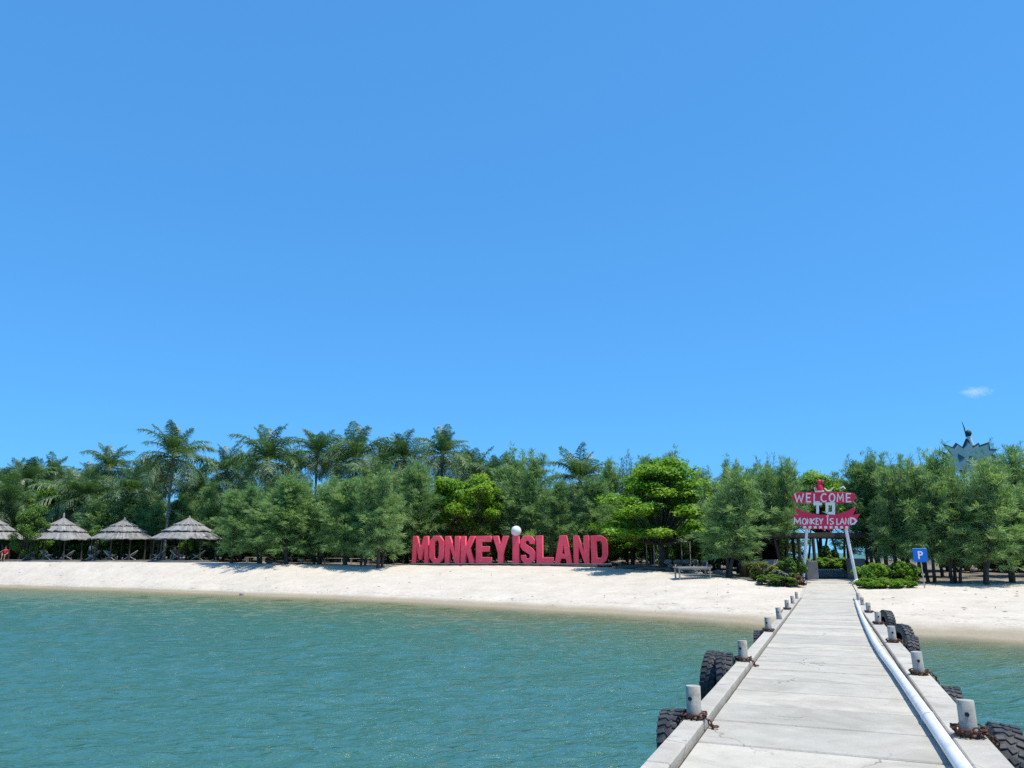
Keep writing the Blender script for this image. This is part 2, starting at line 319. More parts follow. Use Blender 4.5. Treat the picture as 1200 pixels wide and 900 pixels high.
# water: body colour by depth, clear at the very edge, wavelets in the normal
m, t, o = nodes('sea_water'); g = N(t, 'ShaderNodeNewGeometry'); pos = g.outputs['Position']
de = N(t, 'ShaderNodeAttribute', attribute_name='depth')
n0 = N(t, 'ShaderNodeTexNoise', i_Scale=0.12, i_Detail=4.0); t.links.new(pos, n0.inputs[0])
ma = N(t, 'ShaderNodeMath', operation='MULTIPLY_ADD'); t.links.new(n0.outputs[0], ma.inputs[0]); ma.inputs[1].default_value = 0.16; ma.inputs[2].default_value = -0.08
ad = N(t, 'ShaderNodeMath', operation='ADD', use_clamp=True); t.links.new(de.outputs['Fac'], ad.inputs[0]); t.links.new(ma.outputs[0], ad.inputs[1])
rc = ramp(t, [(0.0, (0.25, 0.20, 0.05)), (0.14, (0.15, 0.17, 0.04)), (0.38, (0.095, 0.165, 0.065)), (0.68, (0.056, 0.162, 0.092)), (1.0, (0.050, 0.158, 0.108))])
t.links.new(ad.outputs[0], rc.inputs[0])
ra = ramp(t, [(0.0, (0.0, 0, 0)), (0.05, (0.35, 0.35, 0.35)), (0.16, (0.85, 0.85, 0.85)), (0.3, (1, 1, 1))]); t.links.new(de.outputs['Fac'], ra.inputs[0])
m0 = N(t, 'ShaderNodeMapping'); m0.inputs['Rotation'].default_value = (0, 0, R(-16)); t.links.new(pos, m0.inputs[0])
mp = N(t, 'ShaderNodeMapping'); mp.inputs['Scale'].default_value = (0.5, 1.7, 1); t.links.new(m0.outputs[0], mp.inputs[0])
nL = N(t, 'ShaderNodeTexNoise', i_Scale=0.9, i_Detail=3.0, i_Roughness=0.55, i_Distortion=0.6); t.links.new(mp.outputs[0], nL.inputs[0])
nX = N(t, 'ShaderNodeTexNoise', i_Scale=0.33, i_Detail=4.0, i_Roughness=0.6, i_Distortion=0.8); t.links.new(mp.outputs[0], nX.inputs[0])
bX = N(t, 'ShaderNodeBump'); bX.inputs['Strength'].default_value = 1.0; bX.inputs['Distance'].default_value = 0.16; t.links.new(nX.outputs[0], bX.inputs['Height'])
bL = N(t, 'ShaderNodeBump'); bL.inputs['Strength'].default_value = 1.0; bL.inputs['Distance'].default_value = 0.13; t.links.new(nL.outputs[0], bL.inputs['Height']); t.links.new(bX.outputs[0], bL.inputs['Normal'])
na = N(t, 'ShaderNodeTexNoise', i_Scale=4.2, i_Detail=4.0, i_Roughness=0.6, i_Distortion=0.5); t.links.new(mp.outputs[0], na.inputs[0])
nb = N(t, 'ShaderNodeTexNoise', i_Scale=13.0, i_Detail=3.0, i_Roughness=0.5, i_Distortion=0.3); t.links.new(mp.outputs[0], nb.inputs[0])
b1 = N(t, 'ShaderNodeBump'); b1.inputs['Strength'].default_value = 1.0; b1.inputs['Distance'].default_value = 0.11; t.links.new(na.outputs[0], b1.inputs['Height']); t.links.new(bL.outputs[0], b1.inputs['Normal'])
b2 = N(t, 'ShaderNodeBump'); b2.inputs['Strength'].default_value = 1.0; b2.inputs['Distance'].default_value = 0.02; t.links.new(nb.outputs[0], b2.inputs['Height']); t.links.new(b1.outputs[0], b2.inputs['Normal'])
df = N(t, 'ShaderNodeBsdfDiffuse'); t.links.new(rc.outputs[0], df.inputs[0]); t.links.new(b2.outputs[0], df.inputs['Normal'])
gl_ = N(t, 'ShaderNodeBsdfGlossy'); gl_.inputs['Roughness'].default_value = 0.1; t.links.new(b2.outputs[0], gl_.inputs['Normal'])
fr = N(t, 'ShaderNodeFresnel'); fr.inputs['IOR'].default_value = 1.333; t.links.new(b2.outputs[0], fr.inputs['Normal'])
fm = N(t, 'ShaderNodeMath', operation='MULTIPLY'); t.links.new(fr.outputs[0], fm.inputs[0]); fm.inputs[1].default_value = 0.85       # wind-roughened: far water shows more body colour than a mirror would
fc = N(t, 'ShaderNodeMath', operation='MINIMUM'); t.links.new(fm.outputs[0], fc.inputs[0]); fc.inputs[1].default_value = 0.40
ms = N(t, 'ShaderNodeMixShader'); t.links.new(fc.outputs[0], ms.inputs[0]); t.links.new(df.outputs[0], ms.inputs[1]); t.links.new(gl_.outputs[0], ms.inputs[2])
tp = N(t, 'ShaderNodeBsdfTransparent'); mt = N(t, 'ShaderNodeMixShader'); t.links.new(ra.outputs[0], mt.inputs[0]); t.links.new(tp.outputs[0], mt.inputs[1]); t.links.new(ms.outputs[0], mt.inputs[2])
t.links.new(mt.outputs[0], o.inputs[0]); M['water'] = m

# ------------------------------------------------------------------ beach and island
def interp(tab, x):
    xs = [a[0] for a in tab]
    return [float(np.interp(x, xs, [a[k] for a in tab])) for k in range(1, len(tab[0]))]
SHORE = [(-900, 672), (-300, 680), (0, 687), (100, 690), (200, 693.5), (300, 697), (400, 701), (500, 706), (600, 711.5), (700, 717), (800, 723),
         (880, 729), (960, 736), (1040, 742), (1120, 744.5), (1200, 750), (1500, 768), (2000, 800)]
UPPER = [(-900, 95, 2.0), (-300, 82, 2.0), (0, 73, 2.0), (70, 71, 2.0), (220, 66.5, 2.0), (300, 63, 1.95), (450, 60, 1.85), (600, 60.5, 1.85), (712, 58, 1.75), (790, 50, 1.5),
         (860, 47, 1.3), (940, 45, 0.95), (1010, 45, 0.95), (1080, 45.5, 1.05), (1200, 46, 1.1), (1500, 47, 1.2), (2000, 50, 1.3)]
def wob(x, k): return math.sin(x * 0.021 + k) * 0.5 + math.sin(x * 0.057 + 2 * k) * 0.3 + math.sin(x * 0.13 + 3 * k) * 0.2
cols = list(range(-900, 2001, 12)); grid = []; shore_pts = []
rnd = random.Random(3)
for px in cols:
    w = at_z(px, interp(SHORE, px)[0] + wob(px, 1) * 0.55, 0); D, z = interp(UPPER, px); u = Vector((px_x(px, D), D, z))
    shore_pts.append(w); d = Vector((u.x - w.x, u.y - w.y, 0)); L = d.length; dn = d.normalized()
    inl = (dn * 0.4 + Vector((px_x(px, 1) * 0.35, 1, 0)).normalized()).normalized()
    row = []
    for s, zz in ((-60, -3.2), (-25, -1.9), (-12, -1.1), (-5, -0.5), (-2, -0.2), (-0.8, -0.07)): row.append((w + dn * s + Vector((0, 0, zz)), 0))
    for q in [0] + [i / 26 for i in range(1, 27)]:
        p = w.lerp(u, q); p.z = z * (0.86 * q + 0.14 * math.sin(q * PI / 2)) + (0.05 * math.sin(q * 9 + wob(px, 5)) + 0.02 * wob(px * 3, q * 7)) * min(1, q * 6) * (1 - q)
        row.append((p, max(0, (q - 0.93) * 3)))
    zi = 2.15 if px < 800 else 1.75
    for s, k in ((1.2, .02), (3, .06), (6, .15), (10, .3), (16, .5), (26, .75), (45, 1), (90, 1), (110, 1)):
        p = u + inl * s; p.z = z + (zi - z) * k + 0.06 * wob(px * 2, s); row.append((p, min(0.5, 0.26 + s * 0.03)))
    for s, zz in ((124, 0.4), (135, -1.0), (180, -3.5)):
        p = u + inl * s; p.z = zz; row.append((p, 0.3))
    grid.append(row)
nr = len(grid[0]); V = np.array([tuple(p) for r in grid for p, _ in r]); lit = np.array([l for r in grid for _, l in r])
Fa = np.array([(i * nr + j, (i + 1) * nr + j, (i + 1) * nr + j + 1, i * nr + j + 1) for i in range(len(cols) - 1) for j in range(nr - 1)])
beach_me = np_mesh('beach', V, Fa, M['sand'], {'litter': lit}, True)
beach = struct(link('beach', beach_me))
bvh = BVHTree.FromPolygons([Vector(v) for v in V], [tuple(f) for f in Fa])
def ground(x, y):
    h = bvh.ray_cast(Vector((x, y, 60)), Vector((0, 0, -1)))
    return h[0].z if h[0] is not None else 1.5
def gp(px, D): x = px_x(px, D); return Vector((x, D, ground(x, D)))

# ------------------------------------------------------------------ sea
ang = np.concatenate([np.arange(-180, -44, 4), np.arange(-44, 44, 0.14), np.arange(44, 181, 4)]) * PI / 180
rr = np.concatenate([[0.05], np.geomspace(2.5, 105, 620), np.geomspace(112, 14000, 34)])
A, Q = np.meshgrid(ang, rr, indexing='ij'); X = Q * np.sin(A); Y = Q * np.cos(A); Z = np.zeros_like(X)
rs = np.random.RandomState(5); dr = Q * 0.0064
for i in range(34):
    lam = 0.24 * (7.0 ** (i / 33)); th = R(107) + rs.randn() * 0.5; k = 2 * PI / lam
    amp = 0.0072 * lam ** 0.6 * np.clip((lam / dr - 2.2) / 2, 0, 1)
    ph = k * (X * math.cos(th) + Y * math.sin(th)) + rs.rand() * 7
    Z += amp * (np.sin(ph) + 0.25 * np.sin(2 * ph + 1))
sp = np.array([(p.x, p.y) for p in shore_pts]); P2 = np.stack([X.ravel(), Y.ravel()], 1); dep = np.full(len(P2), 9.0)
a = sp[:-1]; bb = sp[1:]; ab = bb - a; nrm = np.stack([ab[:, 1], -ab[:, 0]], 1); nrm /= np.linalg.norm(nrm, axis=1)[:, None]
near = np.where(np.hypot(P2[:, 0], P2[:, 1]) < 130)[0]
for c0 in range(0, len(near), 20000):
    q = P2[near[c0:c0 + 20000]]; best = np.full(len(q), 1e9); sign = np.ones(len(q))
    for j in range(0, len(a)):
        w = q - a[j]; tt = np.clip((w @ ab[j]) / (ab[j] @ ab[j]), 0, 1); dd = w - tt[:, None] * ab[j]; d2 = (dd ** 2).sum(1)
        better = d2 < best; best = np.where(better, d2, best); sign = np.where(better, np.sign(w @ nrm[j] + 1e-9), sign)
    dep[near[c0:c0 + 20000]] = np.sqrt(best) * sign
depth = np.clip(dep / 19.0, 0, 1)
Z *= np.clip(depth.reshape(Z.shape) * 6, 0.12, 1)
Vw = np.stack([X.ravel(), Y.ravel(), Z.ravel()], 1); na_, nq = len(ang), len(rr)
ii, jj = np.meshgrid(np.arange(na_ - 1), np.arange(nq - 1), indexing='ij'); ii = ii.ravel(); jj = jj.ravel()
Fw = np.stack([ii * nq + jj, ii * nq + jj + 1, (ii + 1) * nq + jj + 1, (ii + 1) * nq + jj], 1)
water = struct(link('water', np_mesh('water', Vw, Fw, M['water'], {'depth': depth}, True)))

# ------------------------------------------------------------------ pier
dv = ray(970, 659); SLOPE = dv.z / math.hypot(dv.x, dv.y); PH = math.atan2(dv.x, dv.y)
e2 = Vector((math.sin(PH), math.cos(PH), 0)); l2 = Vector((math.cos(PH), -math.sin(PH), 0))
S_END = 38.2; S_GATE = 50.2; Z_END = 1.2 + SLOPE * S_END; Z_GATE = 1.10
def deck_z(s): return 1.2 + SLOPE * s if s <= S_END else Z_END + (Z_GATE - Z_END) * (s - S_END) / (S_GATE - S_END)
def pt(s, l, h=0): return e2 * s + l2 * l + Vector((0, 0, deck_z(s) + h))
LI, RI, LO, RO, KH = -1.27, 0.92, -1.47, 1.22, 0.065
pier = thing('pier', 'long pale concrete slab pier running from the water up to the welcome gate', 'pier')
rp = random.Random(11)
def prism(mb, s0, s1, l0, l1, h0, h1, ch=0.006, jit=0.0):
    c = []
    for h in (h0, h1):
        for s, l in ((s0, l0), (s1, l0), (s1, l1), (s0, l1)): c.append(pt(s + rp.uniform(-jit, jit), l, h + rp.uniform(-jit, jit) * 0.3))
    bm = bmesh.new(); vs = [bm.verts.new(p) for p in c]
    for q in ((3, 2, 1, 0), (4, 5, 6, 7), (0, 1, 5, 4), (1, 2, 6, 5), (2, 3, 7, 6), (3, 0, 4, 7)): bm.faces.new([vs[i] for i in q])
    if ch: bmesh.ops.bevel(bm, geom=bm.edges[:], offset=ch, segments=1, affect='EDGES')
    bm.verts.index_update(); mb.add([v.co.copy() for v in bm.verts], [[v.index for v in f.verts] for f in bm.faces]); bm.free()
s = -2.0; n = 0
while s < S_END - 0.2:
    L = 1.07; g = rp.choice((0.035, 0.055, 0.08, 0.10)); mb = MB(); dh = rp.uniform(-0.004, 0.004)
    prism(mb, s + g / 2, min(s + L, S_END) - g / 2, LI + 0.03, RI - 0.012, -0.14 + dh, dh, 0.014, 0.014); mb.obj('slab', M['concrete'], pier); s += L
s = S_END + 0.02
while s < S_GATE:
    mb = MB(); prism(mb, s, min(s + 2.95, S_GATE + 1.5), -1.22, 1.18, -0.2, 0.0, 0.008, 0.004); mb.obj('ramp_slab', M['concrete'], pier); s += 2.97
mb = MB(); prism(mb, -2.0, S_END - 0.05, LI + 0.004, RI - 0.004, -0.13, -0.035, 0); mb.obj('deck_bed', M['joint'], pier)
for (l0, l1) in ((LO, LI), (RI, RO)):
    s = -2.0
    while s < S_END - 0.3:
        L = 4.25; mb = MB(); prism(mb, s, min(s + L, S_END + 0.4) - 0.012, l0, l1, -0.3, KH, 0.014, 0.006); mb.obj('kerb_block', M['kerb'], pier); s += L
for (l0, l1) in ((1.19, 1.33),):                    # raised edge strip along the ramp
    s = S_END + 0.5
    while s < S_GATE - 0.5: mb = MB(); prism(mb, s, s + 2.9, l0, l1, -0.2, 0.06, 0.01, 0.004); mb.obj('ramp_kerb', M['kerb'], pier); s += 2.92
mb = MB(); prism(mb, S_END + 0.5, S_END + 7, -1.34, -1.23, -0.3, -0.01, 0.01); mb.obj('ramp_kerb', M['kerb'], pier)
for l in (-1.2, 1.0):
    mb = MB(); prism(mb, -2, 36, l - 0.14, l + 0.14, -0.55, -0.145, 0.01); mb.obj('beam', M['grey_concrete'], pier)
for k in range(8):
    for l in (-1.2, 1.0):
        s = -1 + k * 4.6; p = pt(s, l, -0.56); mb = MB(); mb.tube([(p.x, p.y, -2.5), p], 0.16, 12); mb.obj('pile', M['grey_concrete'], pier, True)

# white pipe along the kerb
pp = [(-1.5, 0.86), (4, 0.85), (7.2, 0.84), (9.3, 0.825), (11, 0.81), (12.9, 0.79), (15, 0.75), (17.3, 0.735), (20, 0.75), (23, 0.775), (25.5, 0.80), (29, 0.85), (32, 0.89), (35.2, 0.94)]
pts = []
for a0, a1 in zip(pp[:-1], pp[1:]):
    for k in range(4): q = k / 4; pts.append(pt(a0[0] + (a1[0] - a0[0]) * q, a0[1] + (a1[1] - a0[1]) * q, 0.066))
pts.append(pt(*pp[-1], 0.066))
po = thing('white_pipe', 'long white plastic pipe lying on the deck along one kerb of the pier', 'pipe')
MB().tube(pts, 0.060, 16).obj('pipe_body', M['pvc'], po, True)
for s0 in (3.2, 9.25, 15.3, 21.3, 27.4, 33.4):
    l = float(np.interp(s0, [a[0] for a in pp], [a[1] for a in pp])); l1 = float(np.interp(s0 + .16, [a[0] for a in pp], [a[1] for a in pp]))
    MB().tube([pt(s0, l, 0.066), pt(s0 + 0.16, l1, 0.066)], 0.066, 16).obj('pipe_coupling', M['pvc'], po, True)
MB().tube([pt(35.1, 0.94, 0.066), pt(35.3, 0.943, 0.066)], 0.08, 16).obj('end_cap', M['galv'], po, True)

# bollards
def bollard_meshes():
    b = MB(); b.lathe([(0.0, 0), (0.073, 0), (0.073, 0.31), (0.069, 0.315), (0.0, 0.315)], 24)
    bt = MB(); bt.tube([(-0.094, 0, 0), (-0.09, 0, 0), (-0.09, 0, 0), (0.09, 0, 0), (0.09, 0, 0), (0.094, 0, 0)], [0.011, 0.011, 0.02, 0.02, 0.011, 0.011], 8)
    w = MB(); w.torus(Matrix.Translation((0, 0, 0.008)), 0.075, 0.012, 20, 6)
    return b.mesh('post', M['galv'], True), bt.mesh('bolt', M['black'], True), w.mesh('base_ring', M['rust'], True)
bpost, bbolt, bring = bollard_meshes()
LB = [8.35, 13.32, 19.1, 23.3, 28.0, 32.3, 36.6]; RB = [8.5, 12.73, 17.55, 22.45, 27.45, 32.2, 36.6]
ordn = ['nearest', 'second', 'third', 'fourth', 'fifth', 'sixth', 'seventh']
def bollard(s, l, side, i):
    kerb = 'kerb opposite the white pipe' if side < 0 else 'kerb beside the white pipe'
    if i == 6: lb = 'short grey bollard on the %s, nearest the welcome gate' % kerb
    else: lb = 'grey steel bollard on the %s, %s from the gate' % (kerb, ordn[6 - i])
    o = thing('bollard', lb, 'bollard', pt(s, l, KH - 0.004), -PH + PI / 2 + rp.uniform(-0.4, 0.4), 'bollards along the pier kerbs')
    o.rotation_euler = (rp.uniform(-0.04, 0.04), rp.uniform(-0.04, 0.04), o.rotation_euler.z)
    k = 1.0 if i < 5 else 0.9
    po_ = link('post', bpost, o, scale=(k, k, k)); link('bolt', bbolt, po_, loc=(0, 0, 0.2)); link('base_ring', bring, o)
for i, s in enumerate(LB): bollard(s, -1.37, -1, i)
for i, s in enumerate(RB): bollard(s, 1.07, 1, i)

# rusty chains round bollards
def chain(path, label):
    mb = MB(); acc = 0; P = [Vector(p) for p in path]; k = 0; step = 0.042
    for a0, a1 in zip(P[:-1], P[1:]):
        L = (a1 - a0).length; t_ = (a1 - a0).normalized(); n_ = max(1, int(L / step))
        for i in range(n_):
            c = a0.lerp(a1, (i + 0.5) / n_) + Vector((rp.uniform(-.006, .006), rp.uniform(-.006, .006), rp.uniform(0, .012)))
            q = t_.to_track_quat('X', 'Z').to_matrix().to_4x4(); T = Matrix.Translation(c) @ q @ Matrix.Rotation((k % 2) * PI / 2 + rp.uniform(-.4, .4), 4, 'X') @ Matrix.Diagonal((1.45, 1, 1, 1))
            mb.torus(T, 0.02, 0.0075, 8, 5); k += 1
    o = mb.obj('chain', M['rust'], None, True); tag(o, label, 'chain', 'rusty mooring chains'); return o
def chain_at(s, l, side, i, loops=2, spill=True):
    pth = []
    for k in range(loops):
        for a_ in range(0, 361, 30):
            r_ = 0.105 + 0.02 * k; th = R(a_)
            pth.append(pt(s + r_ * math.cos(th), l + r_ * math.sin(th), KH + 0.02 + 0.026 * k))
    kw = 0.12 if side < 0 else 0.16
    pth += [pt(s + 0.02, l + side * (kw - 0.02), KH + 0.025), pt(s + 0.05, l + side * (kw + 0.05), KH - 0.03), pt(s + 0.1, l + side * (kw + 0.08), KH - 0.3)]
    kerb = 'open kerb' if side < 0 else 'pipe-side kerb'
    chain(pth, 'rusty chain looped round the %s bollard %s from the gate' % (kerb, ordn[6 - i]))
    if spill:
        pth = [pt(s - 0.02, l - side * 0.10, KH + 0.02), pt(s - 0.05, l - side * 0.15, KH + 0.0), pt(s - 0.06, l - side * 0.17, 0.02), pt(s - 0.14, l - side * 0.2, 0.016), pt(s - 0.08, l - side * 0.24, 0.02)]
        chain(pth, 'short rusty chain end hanging off the %s bollard %s from the gate' % (kerb, ordn[6 - i]))
for i in (0, 1, 2, 4): chain_at(LB[i], -1.37, -1, i, 2, i < 2)
for i in (0, 1, 2, 3, 4): chain_at(RB[i], 1.07, 1, i, 3 if i == 0 else 2, False)

# tyres
def tyre_mesh(Ro=0.47, Wd=0.26, seed=0):
    """returns casing mesh and tread mesh; axis along local Y"""
    c = MB(); prof = [(Ro * 0.56, -Wd * .36), (Ro * 0.6, -Wd * .47), (Ro * 0.78, -Wd * .52), (Ro * 0.92, -Wd * .48), (Ro * 0.965, -Wd * .38), (Ro * .975, 0),
                      (Ro * 0.965, Wd * .38), (Ro * 0.92, Wd * .48), (Ro * 0.78, Wd * .52), (Ro * 0.6, Wd * .47), (Ro * 0.56, Wd * .36), (Ro * 0.6, Wd * .3), (Ro * .88, Wd * .4), (Ro * .88, -Wd * .4), (Ro * .6, -Wd * .3), (Ro * 0.56, -Wd * .36)]
    T = Matrix.Rotation(PI / 2, 4, 'X'); c.lathe(prof, 44, T)
    tr = MB(); n_ = 30
    for k in range(n_):
        for sd in (-1, 1):
            a_ = 2 * PI * (k + (0.5 if sd > 0 else 0)) / n_; Mr = Matrix.Rotation(a_, 3, 'Y')
            tr.box(Mr @ Vector((Ro * 0.975, sd * Wd * .31, 0)), (0.022, Wd * .32, 0.055), Mr @ Matrix.Rotation(sd * 0.25, 3, 'X'), 0.006)
        a_ = 2 * PI * (k + 0.25) / n_; Mr = Matrix.Rotation(a_, 3, 'Y')
        tr.box(Mr @ Vector((Ro * 0.978, 0, 0)), (0.018, Wd * .22, 0.06), Mr @ Matrix.Rotation(0.6, 3, 'X'), 0.006)
    return c.mesh('casing', M['rubber'], True), tr.mesh('tread', M['rubber'])
tc_, tt_ = tyre_mesh(); tc2, tt2 = tyre_mesh(0.40, 0.21)
def tyre(s, l, h, label, big=True, tilt=0.0, yaw=0.0):
    o = thing('tyre', label, 'tyre', pt(s, l, h), 0, 'tyre fenders on the pier')
    # axle across the pier, so the tyre lies against its side
    o.rotation_euler = Matrix.Rotation(-PH + PI / 2 + yaw, 3, 'Z').to_euler()
    o.rotation_euler = (Matrix.Rotation(-PH + PI / 2 + yaw, 3, 'Z') @ Matrix.Rotation(tilt, 3, 'X') @ Matrix.Rotation(rp.uniform(0, 6), 3, 'Y')).to_euler()
    ca_ = link('casing', tc_ if big else tc2, o); link('tread', tt_ if big else tt2, ca_)
tyre(8.75, LO - 0.15, -0.40, 'single black tyre hung outside the open kerb, farthest from the welcome gate', True, -0.1)
tyre(13.2, LO - 0.15, -0.28, 'inner tyre of the pair hung together outside the open kerb', True, -0.06, 0.05)
tyre(13.6, LO - 0.42, -0.30, 'outer tyre of the pair hung together outside the open kerb', True, 0.1, -0.1)
tyre(19.4, LO - 0.13, -0.34, 'black tyre outside the open kerb by the bollard fifth from the gate', False, -0.05)
tyre(9.0, RO + 0.17, -0.36, 'large black tyre chained to the pipe-side bollard farthest from the gate', True, 0.1)
tyre(11.9, RO + 0.13, -0.36, 'black tyre hung low outside the pipe-side kerb between two chained bollards', False, 0.0)
tyre(17.0, RO + 0.13, -0.16, 'black tyre hung outside the pipe-side kerb by the bollard fifth from the gate', False, 0.05)
tyre(18.7, RO + 0.10, -0.06, 'black tyre standing up behind the pipe-side bollard fifth from the gate', False, 0.12, 0.35)
tyre(23.2, RO + 0.08, -0.02, 'black tyre standing up behind the pipe-side bollard fourth from the gate', False, 0.1, 0.3)

# ------------------------------------------------------------------ big letter sign on the sand
D_S = 61.5
def sx(px): return px_x(px, D_S)
gz = min(ground(sx(x), D_S) for x in range(485, 715, 10)); Z0 = at_d(600, 660.5, D_S).z; Z1 = at_d(600, 627.9, D_S).z; LH = Z1 - Z0
def arc(cx, cy, rx, ry, a0, a1, n): return [(cx + rx * math.cos(R(a0 + (a1 - a0) * i / n)), cy + ry * math.sin(R(a0 + (a1 - a0) * i / n))) for i in range(n + 1)]
oct_o = [(.28, 0), (.72, 0), (1, .22), (1, .78), (.72, 1), (.28, 1), (0, .78), (0, .22)]
oct_i = [(.42, .17), (.36, .28), (.36, .72), (.42, .83), (.58, .83), (.64, .72), (.64, .28), (.58, .17)]
GL = {
 'M': [[(0, 0), (.05, 1), (.31, 1), (.5, .52), (.69, 1), (.95, 1), (1, 0), (.74, 0), (.73, .58), (.58, .12), (.42, .12), (.27, .58), (.26, 0)]],
 'O': [oct_o, oct_i],
 'N': [[(0, 0), (0, 1), (.34, 1), (.66, .42), (.66, 1), (1, 1), (1, 0), (.68, 0), (.33, .60), (.33, 0)]],
 'K': [[(0, 0), (0, 1), (.34, 1), (.34, .62), (.62, 1), (.99, 1), (.64, .54), (1, 0), (.62, 0), (.40, .38), (.34, .30), (.34, 0)]],
 'E': [[(0, 0), (0, 1), (.96, 1), (.96, .78), (.38, .78), (.38, .62), (.86, .62), (.86, .42), (.38, .42), (.38, .22), (1, .22), (1, 0)]],
 'Y': [[(.32, 0), (.32, .38), (0, 1), (.36, 1), (.5, .62), (.64, 1), (1, 1), (.68, .38), (.68, 0)]],
 'I': [[(0, 0), (0, 1), (1, 1), (1, 0)]],
 'S': [[(.06, .30), (.06, .14), (.26, 0), (.74, 0), (1, .16), (1, .42), (.84, .54), (.40, .70), (.37, .76), (.42, .82), (.56, .82), (.62, .76), (.62, .70), (.97, .70), (.97, .84), (.76, 1), (.26, 1), (.02, .84), (.02, .60), (.20, .46), (.60, .33), (.64, .26), (.58, .18), (.44, .18), (.40, .24), (.40, .30)]],
 'L': [[(0, 0), (0, 1), (.38, 1), (.38, .22), (1, .22), (1, 0)]],
 'A': [[(0, 0), (.30, 1), (.70, 1), (1, 0), (.68, 0), (.63, .17), (.37, .17), (.32, 0)], [(.42, .34), (.58, .34), (.50, .66)]],
 'D': [[(0, 0), (0, 1), (.66, 1), (.92, .88), (1, .70), (1, .30), (.92, .12), (.66, 0)], [(.36, .20), (.58, .20), (.66, .28), (.66, .72), (.58, .80), (.36, .80)]],
}
ANG = R(9)
sign = thing('letter_sign', 'giant red block letters spelling out the island name on the sand', 'sign', (sx(597), D_S, Z0), -ANG)
def su(px):      # pixel column -> distance along the turned sign from its middle
    k = (px - 600) / (F * cp + 198 * sp_); X0 = sx(597)
    return (k * D_S - X0) / (math.cos(ANG) + k * math.sin(ANG))
for ch, x0, x1 in [('M', 482.5, 502.3), ('O', 502.9, 520.3), ('N', 521.2, 538.6), ('K', 539.6, 556.6), ('E', 557.6, 576.3), ('Y', 577, 596), ('I', 600.4, 608.2),
                   ('S', 609.3, 627.2), ('L', 628.6, 648.6), ('A', 649.6, 670.6), ('N', 672, 690.6), ('D', 692.6, 712.4)]:
    w = su(x1) - su(x0); hh = LH * rp.uniform(0.985, 1.0)
    loops = [[(x * w, y * hh) for x, y in lp] for lp in GL[ch]]
    link('letter', fill_mesh('letter', loops, 0.42, M['red'], 0.018), sign, (su(x0), rp.uniform(-0.04, 0.04), 0.02))
mb = MB(); mb.lathe([(0.41 * math.cos(R(a_)), 0.41 * math.sin(R(a_))) for a_ in range(-90, 91, 10)], 28)
dot = mb.obj('dot_ball', M['buoy'], sign, True); dot.location = (su(604.4), 0.2, LH + 0.37)
mb = MB(); mb.box((0, 0.25, -0.13), (su(714) - su(481), 0.62, 0.30), None, 0.02); mb.obj('base_beam', M['dark_concrete'], sign)
for k in range(12):
    x0 = su(490 + k * 19.5); MB().tube([(x0, 0.55, LH * .7), (x0, 1.5, -0.1)], 0.04, 6).obj('support_brace', M['dark_wood'], sign)
for k in range(20):                                          # half-buried tyres edging the sign
    u_ = su(487.5 + k * 11.75); x = sx(597) + u_ * math.cos(ANG) - 0.75 * math.sin(ANG); D = D_S - u_ * math.sin(ANG) - 0.75 * math.cos(ANG) + rp.uniform(-.06, .06)
    lb = 'half buried black tyre in the row edging the foot of the red letters'
    o = thing('edging_tyre', lb, 'tyre', (x, D, ground(x, D) + 0.02), 0, 'tyres edging the letter sign')
    o.rotation_euler = (PI / 2 + rp.uniform(-.1, .1), 0, rp.uniform(0, 3)); ca_ = link('casing', tc2, o); link('tread', tt2, ca_)

# ------------------------------------------------------------------ welcome sign
G0 = pt(49.6, 0.0); G0.z = 0
def gate_px(x, y):          # pixel -> (u along the pier's cross axis, z) on the sign's upright plane
    r = ray(x, y); k = G0.dot(e2) / r.dot(e2); p = Vector((0, 0, CAM_H)) + r * k; return (p - G0).dot(l2), p.z
zb = deck_z(49.6) - 0.12
ws = thing('welcome_sign', 'crimson and white welcome sign on two splayed white poles at the pier head', 'sign', (G0.x, G0.y, zb), -PH)
def zz(x, y): u, z = gate_px(920 + x / 12.5, 555 + y / 12.5); return (u, z - zb)
up_b = [zz(*p) for p in [(100, 350), (130, 300), (170, 280), (400, 268), (700, 268), (990, 284), (1030, 320), (1040, 352), (1000, 410), (960, 425), (700, 432), (400, 432), (150, 422), (120, 390)]]
lo_b = [zz(*p) for p in [(125, 498), (210, 525), (330, 570), (470, 597), (620, 605), (760, 594), (900, 552), (975, 515), (1040, 485), (1015, 560), (985, 608), (1098, 588), (1060, 660), (1000, 745), (945, 765), (942, 806), (690, 812), (650, 832), (610, 812), (570, 832), (530, 812), (258, 806), (250, 765), (190, 745), (140, 680), (92, 612), (195, 612)]]
ub = link('upper_board', fill_mesh('upper_board', [up_b], 0.10, M['crimson'], 0.008), ws)
lbd = link('lower_board', fill_mesh('lower_board', [lo_b], 0.10, M['crimson'], 0.008), ws)
